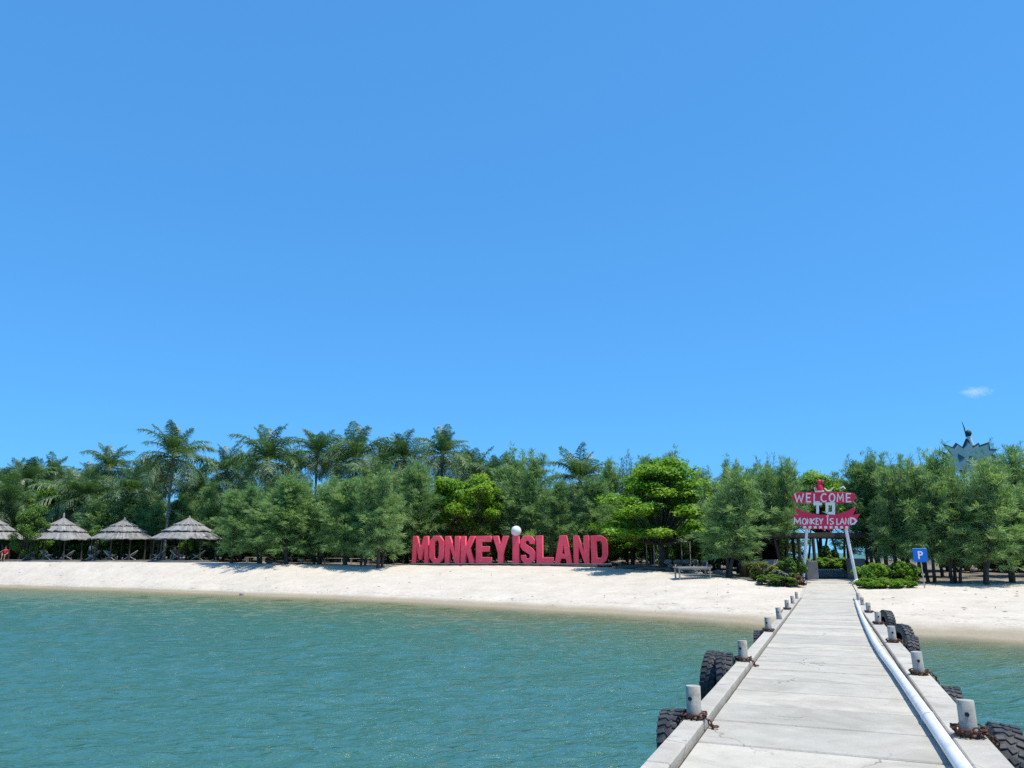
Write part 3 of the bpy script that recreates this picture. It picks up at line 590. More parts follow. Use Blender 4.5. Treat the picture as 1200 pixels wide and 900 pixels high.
SF = {
 'W': [[(0, 1), (.25, 0), (.5, .75), (.75, 0), (1, 1)]], 'E': [[(.95, 1), (.1, 1), (.1, 0), (1, 0)], [(.1, .52), (.8, .52)]], 'L': [[(.1, 1), (.1, 0), (1, 0)]],
 'C': [arc(.55, .5, .5, .5, 50, 310, 10)], 'O': [arc(.5, .5, .45, .5, 0, 360, 14)], 'M': [[(.05, 0), (.12, 1), (.5, .3), (.88, 1), (.95, 0)]],
 'N': [[(.08, 0), (.08, 1), (.92, 0), (.92, 1)]], 'K': [[(.08, 0), (.08, 1)], [(.95, 1), (.1, .45), (1, 0)]], 'Y': [[(0, 1), (.5, .5)], [(1, 1), (.5, .45), (.4, 0)]],
 'I': [[(.5, 0), (.5, .86)], [(.1, .98), (.9, 1.02)]], 'S': [[(.95, .9), (.6, 1), (.1, .85), (.15, .62), (.85, .38), (.9, .12), (.4, 0), (.02, .12)]], 'A': [[(0, 0), (.5, 1), (1, 0)], [(.2, .38), (.8, .38)]],
 'D': [[(.1, 0), (.1, 1), (.55, .95), (.95, .55), (.6, .06), (.1, 0)]], 'T': [[(0, .95), (1, .95)], [(.5, .95), (.5, 0)]], 'Q': [[(.12, .04), (.12, .96), (.88, .96), (.88, .04), (.12, .04)]],
}
def stroke_letter(ch, x0, x1, y0, y1, wd, parent, y=-0.03, mat=None, th=0.04):
    mb = MB(); kk = 0
    for st in SF[ch]:
        P = [zz(x0 + (x1 - x0) * a, y1 + (y0 - y1) * b_) for a, b_ in st]; P = [Vector((u, 0, z)) for u, z in P]
        L_, R_ = [], []
        for i, p in enumerate(P):
            ta = (P[i] - P[i - 1]).normalized() if i else None; tb = (P[i + 1] - P[i]).normalized() if i < len(P) - 1 else None
            if ta is None: ta = tb
            if tb is None: tb = ta
            tm = (ta + tb); tm = tm.normalized() if tm.length > 1e-3 else ta; nn = Vector((-tm.z, 0, tm.x)); c_ = max(0.45, nn.dot(Vector((-ta.z, 0, ta.x))))
            h = wd / 2 * rp.uniform(0.88, 1.15) / c_; L_.append(p + nn * h); R_.append(p - nn * h)
        yo = y - 0.0024 * kk; kk += 1; n_ = len(P); vs = []
        for yy in (yo, yo + th): vs += [q + Vector((0, yy, 0)) for q in L_] + [q + Vector((0, yy, 0)) for q in R_]
        fs = []
        for i in range(n_ - 1):
            a, b_, c_, d_ = i, i + 1, n_ + i + 1, n_ + i; o_ = 2 * n_
            fs += [(a, b_, c_, d_), (d_ + o_, c_ + o_, b_ + o_, a + o_), (b_, a, a + o_, b_ + o_), (d_, c_, c_ + o_, d_ + o_)]
        for i in (0, n_ - 1): fs.append((i, n_ + i, 3 * n_ + i, 2 * n_ + i))
        mb.add(vs, fs)
    return mb.obj('letter', mat or M['white'], parent)
for ch, a, b_ in [('W', 135, 275), ('E', 300, 388), ('L', 410, 512), ('C', 515, 622), ('O', 636, 738), ('M', 752, 862), ('E', 884, 975)]:
    stroke_letter(ch, a + 8, b_ - 6, 295, 412, 0.075, ub)
for ch, a, b_ in [('T', 415, 540), ('Q', 598, 726)]: stroke_letter(ch, a, b_, 436, 586, 0.15, ws)
for ch, a, b_, t0 in [('M', 130, 232, 655), ('O', 250, 315, 658), ('N', 322, 372, 655), ('K', 382, 440, 655), ('E', 452, 492, 655), ('Y', 500, 555, 655), ('I', 600, 645, 622),
                      ('S', 655, 712, 655), ('L', 755, 795, 655), ('A', 805, 868, 655), ('N', 882, 935, 655), ('D', 950, 1050, 652)]:
    stroke_letter(ch, a, b_, t0, 742, 0.062 if ch not in 'MD' else 0.085, lbd)
for k in range(9):
    x0 = 265 + k * 77; a0 = zz(x0, 768); a1 = zz(x0 + 46, 804)
    mb = MB(); mb.box(((a0[0] + a1[0]) / 2, -0.012, (a0[1] + a1[1]) / 2), (a1[0] - a0[0], 0.035, a0[1] - a1[1]), None, 0.005); mb.obj('white_tile', M['white'], lbd)
# poles
def wz(px, py): u, z = gate_px(px, py); return u, z - zb
for (tx, ty, bx, by) in ((946.5, 607, 941, 680.5), (988.5, 607, 1004, 680.5)):
    a0 = wz(tx, ty); a1 = wz(bx, by)
    # the pole runs behind both boards
    MB().tube([(a1[0], 0.16, a1[1]), (a0[0], 0.16, a0[1])], 0.085, 14).obj('pole', M['white'], ws, True)
    mb = MB(); mb.lathe([(0.0, 0), (0.26, 0), (0.24, 0.04), (0.11, 0.16), (0.085, 0.2)], 16, Matrix.Translation((a1[0], 0.16, a1[1] - 0.1))); mb.obj('pole_foot', M['white'], ws, True)
    mb = MB(); mb.box((a1[0], 0.2, (a1[1] - 0.1) / 2 - 0.05), (0.85, 0.9, max(0.2, a1[1] - 0.1 + 0.1)), None, 0.03); mb.obj('footing', M['dark_concrete'], ws)
a0 = zz(515, 268)
mb = MB(); prof = [(0.0, 0.0), (0.17, 0.02), (0.19, 0.16), (0.13, 0.34), (0.10, 0.40), (0.13, 0.47), (0.12, 0.57), (0.07, 0.64), (0, 0.66)]
mb.lathe(prof, 12, Matrix.Translation((a0[0], 0.05, a0[1] + 0.08))); mb.tube([(a0[0] - .12, .03, a0[1] + .42), (a0[0] - .24, -.02, a0[1] + .26), (a0[0] - .2, -.08, a0[1] + .12)], .045, 8)
mb.tube([(a0[0] + .10, .03, a0[1] + .42), (a0[0] + .2, -.02, a0[1] + .55), (a0[0] + .12, -.04, a0[1] + .68)], .045, 8); fg_ = mb.obj('figurine', M['crimson'], ws, True)
mb = MB(); mb.box((a0[0] - 0.05, 0.05, a0[1] + 0.04), (0.5, 0.22, 0.10), None, 0.02); mb.tube([(a0[0] - .26, .05, a0[1] + .08), (a0[0] - .30, .05, a0[1] + .24), (a0[0] - .2, .05, a0[1] + .32)], .05, 8)
mb.obj('figurine_stand', M['white'], fg_)
mb = MB(); c0 = zz(640, 230); mb.tube([(c0[0] + .16 * (k - 3) / 2, .05, c0[1] - 0.1 + 0.035 * (k - 3) ** 2 * .6) for k in range(7)], .035, 8); mb.tube([(c0[0] + .62, .05, c0[1] - .12), (c0[0] + .66, .05, c0[1] + .05), (c0[0] + .8, .05, c0[1] + .14), (c0[0] + .9, .05, c0[1])], .045, 8)
mb.obj('scroll', M['white'], ws, True)
# ------------------------------------------------------------------ vegetation builders
def unit(v): return v / np.maximum(np.linalg.norm(v, axis=-1, keepdims=True), 1e-9)
def blades(Pc, Dr, n, ln, wd, spread, rs, tint, droop=0.0, tint_j=0.18):
    """n thin triangular blades from each centre Pc along Dr (spread), returns V, F, tint"""
    k = len(Pc); P = np.repeat(Pc, n, 0); D = unit(np.repeat(unit(Dr), n, 0) + rs.randn(k * n, 3) * spread)
    L = ln * rs.uniform(0.6, 1.25, (k * n, 1)); P = P + rs.randn(k * n, 3) * 0.05
    side = unit(np.cross(D, rs.randn(k * n, 3))) * wd / 2
    tip = P + D * L; tip[:, 2] -= droop * L[:, 0]
    mid = P + D * L * 0.55; mid[:, 2] -= droop * 0.2 * L[:, 0]
    V = np.stack([P, mid + side, tip, mid - side], 1).reshape(-1, 3)
    Fq = np.arange(k * n * 4).reshape(-1, 4)
    t_ = np.repeat(np.clip(np.repeat(tint, n) + rs.randn(k * n) * tint_j, 0, 1), 4)
    return V, Fq, t_
def wood(paths, mat, name, n=7):
    mb = MB()
    for p, r in paths: mb.tube(p, r, n)
    return mb.mesh(name, mat, True)

def casuarina(seed, H=8.0, Rc=2.2, low=0.16, stems=1, nb=120, wisp=0.0, full=1.0):
    rs = np.random.RandomState(seed); rr_ = random.Random(seed); paths = []; PC, PD, TT = [], [], []
    stem_paths = []
    for s_ in range(stems):
        a_ = s_ * 2.4 + seed; b0 = np.array([math.cos(a_), math.sin(a_), 0]) * (0.0 if stems == 1 else 0.22)
        lean = np.array([math.cos(a_), math.sin(a_), 0]) * (0.03 if stems == 1 else 0.13) * H
        pts_ = []; hh = H * (1 if s_ == 0 else rr_.uniform(0.75, 0.95)) * 0.97
        for k in range(9):
            q = k / 8; pts_.append(b0 + lean * q ** 1.3 + np.array([0.12 * math.sin(q * 5 + seed + s_), 0.12 * math.cos(q * 4 + seed), hh * q]))
        pts_[0][2] = -0.3; r0 = 0.13 if stems == 1 else 0.085
        paths.append((pts_, [r0 * (1.25 if k == 0 else 1) * (1 - k / 8) ** 0.8 + 0.012 for k in range(9)])); stem_paths.append(pts_)
    # lobes give light and dark masses
    for i in range(nb):
        sp_i = stem_paths[i % stems]; q = low + (1 - low) * ((i + rs.rand()) / nb) ** 0.9; az_ = i * 2.39996 + rs.rand() * 0.5
        f = q * 8; k = min(7, int(f)); b0 = sp_i[k] + (sp_i[k + 1] - sp_i[k]) * (f - k)
        prof = math.sqrt(max(0.03, 1 - ((q - 0.56) / 0.56) ** 2))
        lob = 0.76 + 0.44 * math.sin(az_ * 2 + q * 9 + seed) * math.sin(q * 13 + seed * 2)
        L = Rc * prof * lob * rs.uniform(0.75, 1.12) / (1 if stems == 1 else 1.15) + 0.25
        el = R(4 + 58 * q + rs.randn() * 11); hd = np.array([math.cos(az_), math.sin(az_), 0]); pts_ = []
        for k in range(5):
            s_ = k / 4; e_ = el + R(22) * s_ - (R(48) * s_ * s_ if q < 0.6 else 0)
            p = b0 if k == 0 else pts_[-1] + (hd * math.cos(e_) + np.array([0, 0, math.sin(e_)])) * L / 4
            pts_.append(np.array(p))
        if L > 0.7 and i % 2 == 0: paths.append((pts_, [0.028, 0.022, 0.016, 0.011, 0.006]))
        tb = rs.uniform(0.18, 0.72); nt_ = max(3, int(L / 0.15 * full))
        for k in range(nt_):
            s_ = (0.22 + 0.78 * (k + rs.rand()) / nt_) * 4; j = min(3, int(s_)); c = pts_[j] + (pts_[j + 1] - pts_[j]) * (s_ - j); tdir = pts_[j + 1] - pts_[j]
            PC.append(c + rs.randn(3) * 0.13 * (0.5 + L * 0.3)); PD.append(unit(tdir) + np.array([0, 0, 0.15 + 0.75 * q]) + rs.randn(3) * 0.35); TT.append(tb + rs.randn() * 0.08 + 0.10 * (s_ / 4))
    V, Fq, tt = blades(np.array(PC), np.array(PD), 15, 0.44, 0.034, 0.45, rs, np.array(TT), 0.18)
    sets = [(V, Fq, tt)]
    if wisp > 0:                     # thin bare-ish leaders standing clear of the crown
        PC, PD, TT = [], [], []
        for w in range(9 if wisp < 1.5 else 14):
            a_ = rs.rand() * 6.28; r_ = Rc * rs.uniform(0.05, 0.55); b0 = np.array([math.cos(a_) * r_, math.sin(a_) * r_, H * rs.uniform(0.72, 0.9)]); h_ = wisp * rs.uniform(0.5, 1.15)
            tp = b0 + np.array([rs.randn() * 0.2, rs.randn() * 0.2, h_]); paths.append(([b0, (b0 + tp) / 2 + rs.randn(3) * 0.05, tp], [0.022, 0.014, 0.005]))
            for k in range(int(h_ / 0.11)):
                q = k * 0.11 / h_; c = b0 + (tp - b0) * q; PC.append(c + rs.randn(3) * 0.02); PD.append(np.array([rs.randn() * .7, rs.randn() * .7, 1.0])); TT.append(0.15)
        sets.append(blades(np.array(PC), np.array(PD), 5, 0.30, 0.026, 0.35, rs, np.array(TT), 0.0))
    V = np.concatenate([a[0] for a in sets]); off = np.cumsum([0] + [len(a[0]) for a in sets[:-1]]); Fq = np.concatenate([a[1] + o_ for a, o_ in zip(sets, off)]); tt = np.concatenate([a[2] for a in sets])
    return wood(paths, M['bark'], 'trunk'), np_mesh('crown', V, Fq, M['casu'], {'tint': tt})

def leaves(Pc, Nn, ln, wd, rs, tint, tj=0.16):
    """folded leaf of two quads' worth of faces: base, left, tip, right with a raised midrib dip"""
    k = len(Pc); Nn = unit(Nn); d = unit(np.cross(Nn, rs.randn(k, 3))); s_ = np.cross(Nn, d); L = ln * rs.uniform(0.7, 1.25, (k, 1)); Wd = wd * rs.uniform(0.75, 1.2, (k, 1))
    V = np.stack([Pc - d * L / 2, Pc + s_ * Wd / 2 + Nn * Wd * 0.18, Pc + d * L / 2 - Nn * L * 0.12, Pc - s_ * Wd / 2 + Nn * Wd * 0.18], 1).reshape(-1, 3)
    i = np.arange(k) * 4; Ft = np.concatenate([np.stack([i, i + 2, i + 1], 1), np.stack([i, i + 3, i + 2], 1)])
    return V, Ft, np.repeat(np.clip(tint + rs.randn(k) * tj, 0, 1), 4)
def broadleaf(seed, H, Rc, nclump, nleaf, ln, mat, trunk_r=0.16, base=0.35, flat=0.55, bark='bark', layers=None):
    rs = np.random.RandomState(seed); paths = []; PC, NN, TT = [], [], []
    fork = np.array([rs.randn() * 0.1, rs.randn() * 0.1, H * base]); paths.append(([(0, 0, -0.3), fork * 0.5 + np.array([0.06, 0, 0]), fork], [trunk_r * 1.3, trunk_r, trunk_r * 0.8]))
    for c in range(nclump):
        if layers: lz, lr = layers[c % len(layers)]; a_ = rs.rand() * 6.28; r_ = lr * math.sqrt(rs.rand()); ctr = np.array([math.cos(a_) * r_, math.sin(a_) * r_, lz + rs.randn() * 0.22])
        else:
            while True:
                u = rs.uniform(-1, 1, 3)
                if np.linalg.norm(u) < 1 and (np.linalg.norm(u) > 0.5 or rs.rand() < 0.3): break
            zc = H * (1 + base) / 2; ctr = np.array([u[0] * Rc, u[1] * Rc, zc + u[2] * H * (1 - base) / 2 * 0.93])
        m_ = fork * 0.4 + ctr * 0.6 - np.array([0, 0, 0.3]); paths.append(([fork + rs.randn(3) * 0.03, m_, ctr], [trunk_r * 0.4, trunk_r * 0.22, 0.012]))
        rc = Rc * rs.uniform(0.2, 0.34); u = unit(rs.randn(nleaf, 3)) * (rs.rand(nleaf, 1) ** 0.45) * rc * np.array([1, 1, flat]); PC.append(ctr + u)
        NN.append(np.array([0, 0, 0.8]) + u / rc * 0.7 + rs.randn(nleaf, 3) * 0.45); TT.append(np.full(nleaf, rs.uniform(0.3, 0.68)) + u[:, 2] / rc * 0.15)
    V, Ft, tt = leaves(np.concatenate(PC), np.concatenate(NN), ln, ln * 0.55, rs, np.concatenate(TT))
    return wood(paths, M[bark], 'trunk'), np_mesh('crown', V, Ft, mat, {'tint': tt})

def frond_mesh(seed, pitch, L, mat, tint):
    """rachis leaving the origin towards +X at `pitch`, bending under its weight; drooping leaflets"""
    rs = np.random.RandomState(seed); n = 14; p = np.array([0., 0, 0]); e = pitch; P = [p.copy()]; E = [e]; bend = R(58 if pitch > R(60) else 86) * (0.55 + 0.45 * math.cos(pitch))
    for k in range(n):
        e = pitch - bend * ((k + 1) / n) ** 1.5; p = p + np.array([math.cos(e), 0, math.sin(e)]) * L / n; P.append(p.copy()); E.append(e)
    mb = MB(); mb.tube(P, [0.045 * (1 - i / (n + 1)) + 0.008 for i in range(n + 1)], 5)
    V = [np.array(mb.v)]; F4 = []; T_ = [np.full(len(mb.v), 0.75)]
    for f in mb.f:
        if len(f) == 4: F4.append(f)
    nl = 46; off = len(mb.v)
    for i in range(nl):
        q = 0.12 + 0.88 * (i + 0.5) / nl; f = q * n; k = min(n - 1, int(f)); b0 = P[k] + (P[k + 1] - P[k]) * (f - k); t_ = np.array([math.cos(E[k]), 0, math.sin(E[k])]); up = np.array([-math.sin(E[k]), 0, math.cos(E[k])])
        ll = L * 0.30 * (math.sin(PI * (0.12 + 0.83 * q)) ** 0.7) * rs.uniform(0.85, 1.12)
        for sd in (-1, 1):
            d = unit(t_ * 0.55 + np.array([0, sd * 0.9, 0]) + up * 0.12 + rs.randn(3) * 0.16); m_ = b0 + d * ll * 0.5 - np.array([0, 0, ll * 0.08]); tp = b0 + d * ll * 0.92 - np.array([0, 0, ll * (0.26 + 0.35 * rs.rand())]); w_ = t_ * 0.03 * (L / 3.6)
            V.append(np.array([b0 - w_ * .6, b0 + w_ * .6, m_ + w_, m_ - w_, tp + w_ * .15, tp - w_ * .15])); F4 += [(off, off + 1, off + 2, off + 3), (off + 3, off + 2, off + 4, off + 5)]; off += 6
            T_.append(np.clip(np.full(6, tint + rs.randn() * 0.1), 0, 1))
    return np_mesh('frond', np.concatenate(V), np.array(F4), mat, {'tint': np.concatenate(T_)})

FR = {'up': [frond_mesh(1, R(84), 3.1, M['palm'], .35), frond_mesh(2, R(76), 3.3, M['palm'], .4)], 'hi': [frond_mesh(3, R(58), 3.7, M['palm'], .42), frond_mesh(4, R(46), 3.8, M['palm'], .5)],
      'mid': [frond_mesh(5, R(28), 3.8, M['palm'], .5), frond_mesh(6, R(14), 3.8, M['palm'], .6)], 'low': [frond_mesh(7, R(-8), 3.6, M['palm'], .6), frond_mesh(8, R(-28), 3.4, M['palm'], .7)],
      'old': [frond_mesh(9, R(-52), 3.1, M['palm_old'], .5), frond_mesh(10, R(-66), 2.9, M['palm_old'], .4)]}
def palm(px, top_y, D, label, seed, sc=1.0, group='coconut palms'):
    rr_ = random.Random(seed); b0 = gp(px, D); tip = at_d(px, top_y, D).z; crown_z = tip - 3.1 * sc - b0.z
    o = thing('coconut_palm', label, 'palm tree', b0, rr_.uniform(0, 6), group); lean = rr_.uniform(-0.9, 0.9)
    pts_ = [Vector((lean * (1 - (k / 8)) ** 2 - lean * 0, 0.25 * math.sin(k / 8 * 3) * lean, -0.3 + (crown_z + 0.3) * k / 8)) for k in range(9)]
    mb = MB(); mb.tube(pts_, [0.20, 0.155, 0.14, 0.13, 0.125, 0.12, 0.115, 0.12, 0.16], 10); mb.obj('trunk', M['palm_bark'], o, True)
    az_ = rr_.uniform(0, 6)
    for kind, n_ in (('up', 6), ('hi', 9), ('mid', 9), ('low', 9), ('old', rr_.choice((1, 2, 4)))):
        for k in range(n_):
            az_ += 2.39996; s_ = sc * rr_.uniform(0.92, 1.22)
            f = link('frond', FR[kind][rr_.randrange(2)], o, (0, 0, crown_z - (0.12 if kind in ('low', 'old') else 0)), (rr_.uniform(-.25, .25), rr_.uniform(-.08, .08), az_ + rr_.uniform(-.2, .2)), (s_, s_, s_))

# ---- prototypes
CS = [casuarina(11, 8, 2.3, 0.15, 1, 130, 0.7), casuarina(12, 8, 2.0, 0.20, 2, 130, 0.9), casuarina(13, 8, 2.5, 0.14, 1, 140, 0.6), casuarina(14, 8, 2.2, 0.17, 3, 140, 0.8), casuarina(15, 8, 2.6, 0.2, 2, 140, 1.0), casuarina(16, 8, 2.4, 0.12, 3, 140, 0.8), casuarina(17, 8, 2.7, 0.18, 2, 130, 0.5)]
CW = [casuarina(21, 7.2, 2.4, 0.22, 2, 120, 2.5), casuarina(22, 7.2, 2.3, 0.24, 3, 125, 2.2), casuarina(23, 7.2, 2.6, 0.2, 2, 125, 2.8)]
def tree(protos, k, px, top_y, D, rad, label, group, name='casuarina_tree', h0=8.0, r0=2.3, cat='tree', seed=None, pxh=None):
    b0 = gp(px, D); ht = at_d(px, top_y, D).z - b0.z; rr_ = random.Random(int(px * 7 + D * 13)); tr, cr = protos[k % len(protos)]; co = np.empty(len(cr.vertices) * 3, np.float32); cr.vertices.foreach_get('co', co); kz = ht / np.percentile(co[2::3], 99.0); kr = rad / r0 * rr_.uniform(0.92, 1.12)
    o = thing(name, label, cat, b0, rr_.uniform(0, 6.28), group); o.scale = (kr * rr_.uniform(0.9, 1.15), kr, kz)
    link('trunk', tr, o); link('crown', cr, o); return o
def dep_at(px): return interp(UPPER, px)[0]

# ---- front casuarinas with labels of their own
front = [  # px, top y, metres behind the sand edge, radius, prototype, label
 (272, 576, 0.8, 2.0, 0, 'small round casuarina beside the hut nearest the red letters'),
 (306, 571, 1.2, 2.4, 1, 'dark green casuarina, second tree from the huts towards the red letters'),
 (338, 560, 0.8, 2.6, 2, 'casuarina with a drooping crown, third tree from the huts'),
 (372, 562, 3.0, 2.3, 3, 'several-stemmed casuarina midway between the huts and red letters'),
 (404, 563, 0.6, 2.6, 0, 'casuarina over deep shade, third tree from the letter M'),
 (426, 560, -0.3, 2.1, 1, 'twin-trunked casuarina on the sand, second tree from the letter M'),
 (446, 556, -0.9, 2.0, 3, 'tall casuarina standing forward on the sand, nearest the letter M'),
 (487, 545, 4.5, 2.4, 2, 'dark tall casuarina rising behind the letter M'),
 (620, 532, 6.5, 2.9, 4, 'big feathery casuarina rising behind the white ball of the letters'),
 (655, 566, 5.0, 1.9, 0, 'low casuarina behind the letters L and A'),
 (697, 563, 5.5, 2.2, 2, 'dark casuarina between the palm and the bright green tree')]
for px, ty, off, rad, k, lb in front: tree(CS, k, px, ty, dep_at(px) + off, rad, lb, 'casuarinas along the beach edge')
gfront = [
 (872, 566, 6.5, 2.0, 1, 'casuarina between the grey table tree and the dark kiosk'),
 (914, 542, 6.0, 2.6, 2, 'fork-trunked casuarina with wispy top in front of the dark kiosk'),
 (1033, 536, 7.0, 2.3, 0, 'tall wispy casuarina just beside the welcome sign, behind the round shrub')]
wfront = [
 (852, 556, 1.6, 2.7, 0, 'many-stemmed casuarina beside the grey wooden table'),
 (1052, 548, 4.0, 2.3, 1, 'casuarina behind the clipped shrubs next to the blue parking sign'),
 (1085, 533, 1.8, 2.6, 2, 'thin-stemmed casuarina rising just behind the blue parking sign'),
 (1118, 553, 0.8, 2.7, 1, 'casuarina on slender dark stems, second beyond the blue parking sign'),
 (1150, 548, -0.6, 2.8, 0, 'casuarina with low drooping boughs below the spiky teal board'),
 (1184, 538, 0.4, 2.2, 2, 'casuarina with yellowish drooping bough beside the spiky teal board'),
 (1212, 528, 0.0, 2.6, 1, 'casuarina farthest from the pier along the sand')]
for px, ty, off, rad, k, lb in wfront: tree(CW, k, px, ty, dep_at(px) + off, rad, lb, 'casuarinas along the beach edge', h0=8.0, r0=2.5)

CG = [casuarina(25, 7.2, 2.5, 0.44, 3, 105, 2.4), casuarina(26, 7.2, 2.4, 0.40, 2, 105, 2.2)]
for px, ty, off, rad, k, lb in gfront: tree(CG, k, px, ty, dep_at(px) + off, rad, lb, 'casuarinas along the beach edge', h0=8.0, r0=2.5)
# ---- second row and background belt
rb = random.Random(77)
for i, px in enumerate(range(-180, 250, 24)):
    tree(CS, i, px + rb.uniform(-6, 6), 578 + rb.uniform(-8, 10), dep_at(px) + 13 + rb.uniform(-1.5, 3), 2.8, 'dense casuarina in the belt directly behind the thatched huts', 'trees behind the huts')
for i, px in enumerate(range(258, 730, 27)):
    tree(CS, i + 1, px + rb.uniform(-8, 8), 566 + rb.uniform(-8, 12) + (12 if 500 < px < 590 else 9 if px > 640 else 0), dep_at(px) + 10.5 + rb.uniform(-1.5, 3), 2.7, 'casuarina in the inner row between the letters and the palms', 'inner row of casuarinas')
for i, px in enumerate(range(735, 1440, 26)):
    if 925 < px < 1015 or 1110 < px < 1185: continue
    tree(CW, i, px + rb.uniform(-8, 8), 548 + (9 if 1100 < px < 1170 else 0) + rb.uniform(-12, 12), dep_at(px) + 13 + rb.uniform(-2, 3), 2.9, 'wispy casuarina in the inner row behind the beach trees', 'inner row of wispy casuarinas', h0=8.0, r0=2.5)
for i, px in enumerate(range(-80, 730, 34)):
    tree(CS, i + 2, px + rb.uniform(-8, 8), 572 + rb.uniform(-8, 10), dep_at(px) + 24 + rb.uniform(-2, 4), 3.4, 'background casuarina deep in the grove among the palm trunks', 'deep grove casuarinas')
CH = [casuarina(24, 7.2, 2.6, 0.70, 2, 80, 1.6)]
for px, ty in ((940, 566), (962, 560), (985, 560)): tree(CH, 0, px, ty, 66, 2.8, 'casuarina standing well behind the welcome sign', 'casuarinas behind the welcome sign', h0=8.0, r0=2.5)

for i, px in enumerate((1036, 1068, 1100, 1200, 1228, 1256, 1290, 1325, 1360)):
    tree(CW, i + 1, px + rb.uniform(-5, 5), (556 if px > 1110 else 546) + rb.uniform(-5, 8), dep_at(px) + 7 + rb.uniform(-1, 1.5), 2.6, 'slender casuarina in the second row beyond the parking sign', 'second row beyond the parking sign', h0=8.0, r0=2.5)
# ---- palms
PL = [(-14, 548, 12, 'coconut palm beyond the hut farthest from the red letters'), (18, 536, 16, 'dark coconut palm above the hut farthest from the letters'), (47, 533, 22, 'coconut palm with pale hanging fronds behind the second hut gap'), (78, 548, 13, 'short coconut palm rising straight behind the steep-peaked hut'),
      (118, 521, 20, 'coconut palm with a tall spear of new fronds behind two huts'), (147, 545, 14, 'leafy coconut palm close behind the middle hut'), (193, 496, 10.5, 'tallest coconut palm with pale trunk showing beside the thatched hut'), (228, 545, 17, 'half hidden coconut palm behind the hut nearest the letters'),
      (258, 522, 21, 'dark slender coconut palm between two larger palms'), (306, 499, 14, 'broad full-crowned coconut palm above the beach casuarinas'), (365, 503, 18, 'coconut palm with upright fronds, next after the broad full-crowned palm'), (413, 499, 17, 'coconut palm with spreading open crown above the shaded casuarinas'),
      (437, 532, 12, 'lower coconut palm with yellowing fronds among the casuarina tops'), (470, 504, 20, 'coconut palm above the tall casuarina by the letter M'), (517, 502, 16, 'coconut palm standing clear above the yellow-green tree'), (557, 524, 24, 'distant coconut palm beside the yellow-green tree, thin upright fronds'),
      (580, 533, 20, 'coconut palm with a rounded dark crown beside the big feathery casuarina'), (682, 524, 12, 'lone coconut palm between the big casuarina and bright green tree'), (95, 556, 12, 'low coconut palm crowded between taller palms behind the huts'), (0, 556, 9, 'drooping coconut palm low behind the cut-off hut'),
      (30, 540, 28, 'far coconut palm with small dark crown between nearer palms'), (64, 545, 26, 'far dark coconut palm over the steep-peaked hut'), (158, 538, 24, 'dark coconut palm just beside the tallest palm')]
NP = len(PL)
PL += [(282, 528, 27, 'small far coconut palm beside the broad full-crowned palm'), (335, 524, 27, 'small far coconut palm between two upright-crowned palms over the casuarinas'), (390, 518, 28, 'small far coconut palm before the spreading open-crowned palm'),
       (446, 518, 29, 'small far coconut palm behind the lower yellowing palm'), (540, 527, 29, 'small far coconut palm just past the palm above the yellow-green tree'), (8, 540, 27, 'small far coconut palm over the cut-off hut'), (98, 540, 29, 'small far coconut palm between the tuft-peaked hut and the tall spear palm'), (172, 532, 27, 'small far coconut palm leaning close beside the tallest palm'), (600, 545, 26, 'small far coconut palm partly behind the big feathery casuarina')]
for i, (px, ty, off, lb) in enumerate(PL): palm(px, ty, dep_at(px) + off, lb, 40 + i, (0.8 if i >= NP else 1.15 if i in (6, 9) else (0.92, 1.0, 0.85, 1.05)[i % 4]))

# ---- broadleaf trees
B1 = broadleaf(31, 8, 3.0, 46, 300, 0.26, M['almond'], 0.17, 0.34, 0.6)
B2 = broadleaf(32, 8, 3.4, 70, 240, 0.27, M['almond'], 0.18, 0.24, 0.45, 'bark', [(2.6, 3.6), (3.1, 3.2), (4.4, 3.0), (5.4, 2.7), (6.2, 2.3), (7.2, 1.5), (7.8, 0.8)])
B3 = broadleaf(33, 6, 2.6, 40, 260, 0.22, M['shrub'], 0.12, 0.1, 0.65)
tree([B1], 0, 546, 560, dep_at(546) + 6.2, 3.5, 'round yellow-green broadleaf tree behind the letters E and Y', None, 'broadleaf_tree', 8, 3.3)
tree([B2], 0, 776, 541, dep_at(776) + 4.5, 4.3, 'bright green tiered broadleaf tree between the letter D and the table', None, 'broadleaf_tree', 8, 3.4)
tree([B2], 0, 741, 588, 62.6, 2.6, 'low spreading bright green tree leaning over the letter D', None, 'broadleaf_tree', 8, 3.4)
tree([B1], 0, 962, 556, 62, 3.0, 'yellow-green broadleaf tree top showing above the welcome sign', None, 'broadleaf_tree', 8, 3.3)
tree([B1], 0, 1060, 556, 66, 3.0, 'broadleaf tree behind the casuarinas near the parking sign', None, 'broadleaf_tree', 8, 3.3)
tree([B1], 0, 62, 575, dep_at(62) + 14, 3.2, 'bright broadleaf tree between palms behind the steep-peaked hut', None, 'broadleaf_tree', 8, 3.3)
tree([B1], 0, 880, 572, 62, 3.0, 'broadleaf tree behind the dark kiosk', None, 'broadleaf_tree', 8, 3.3)
tree([B3], 0, 31, 594, dep_at(31) + 2.5, 1.7, 'leafy green small tree between the cut-off hut and its neighbour', None, 'small_tree', 6, 2.6)

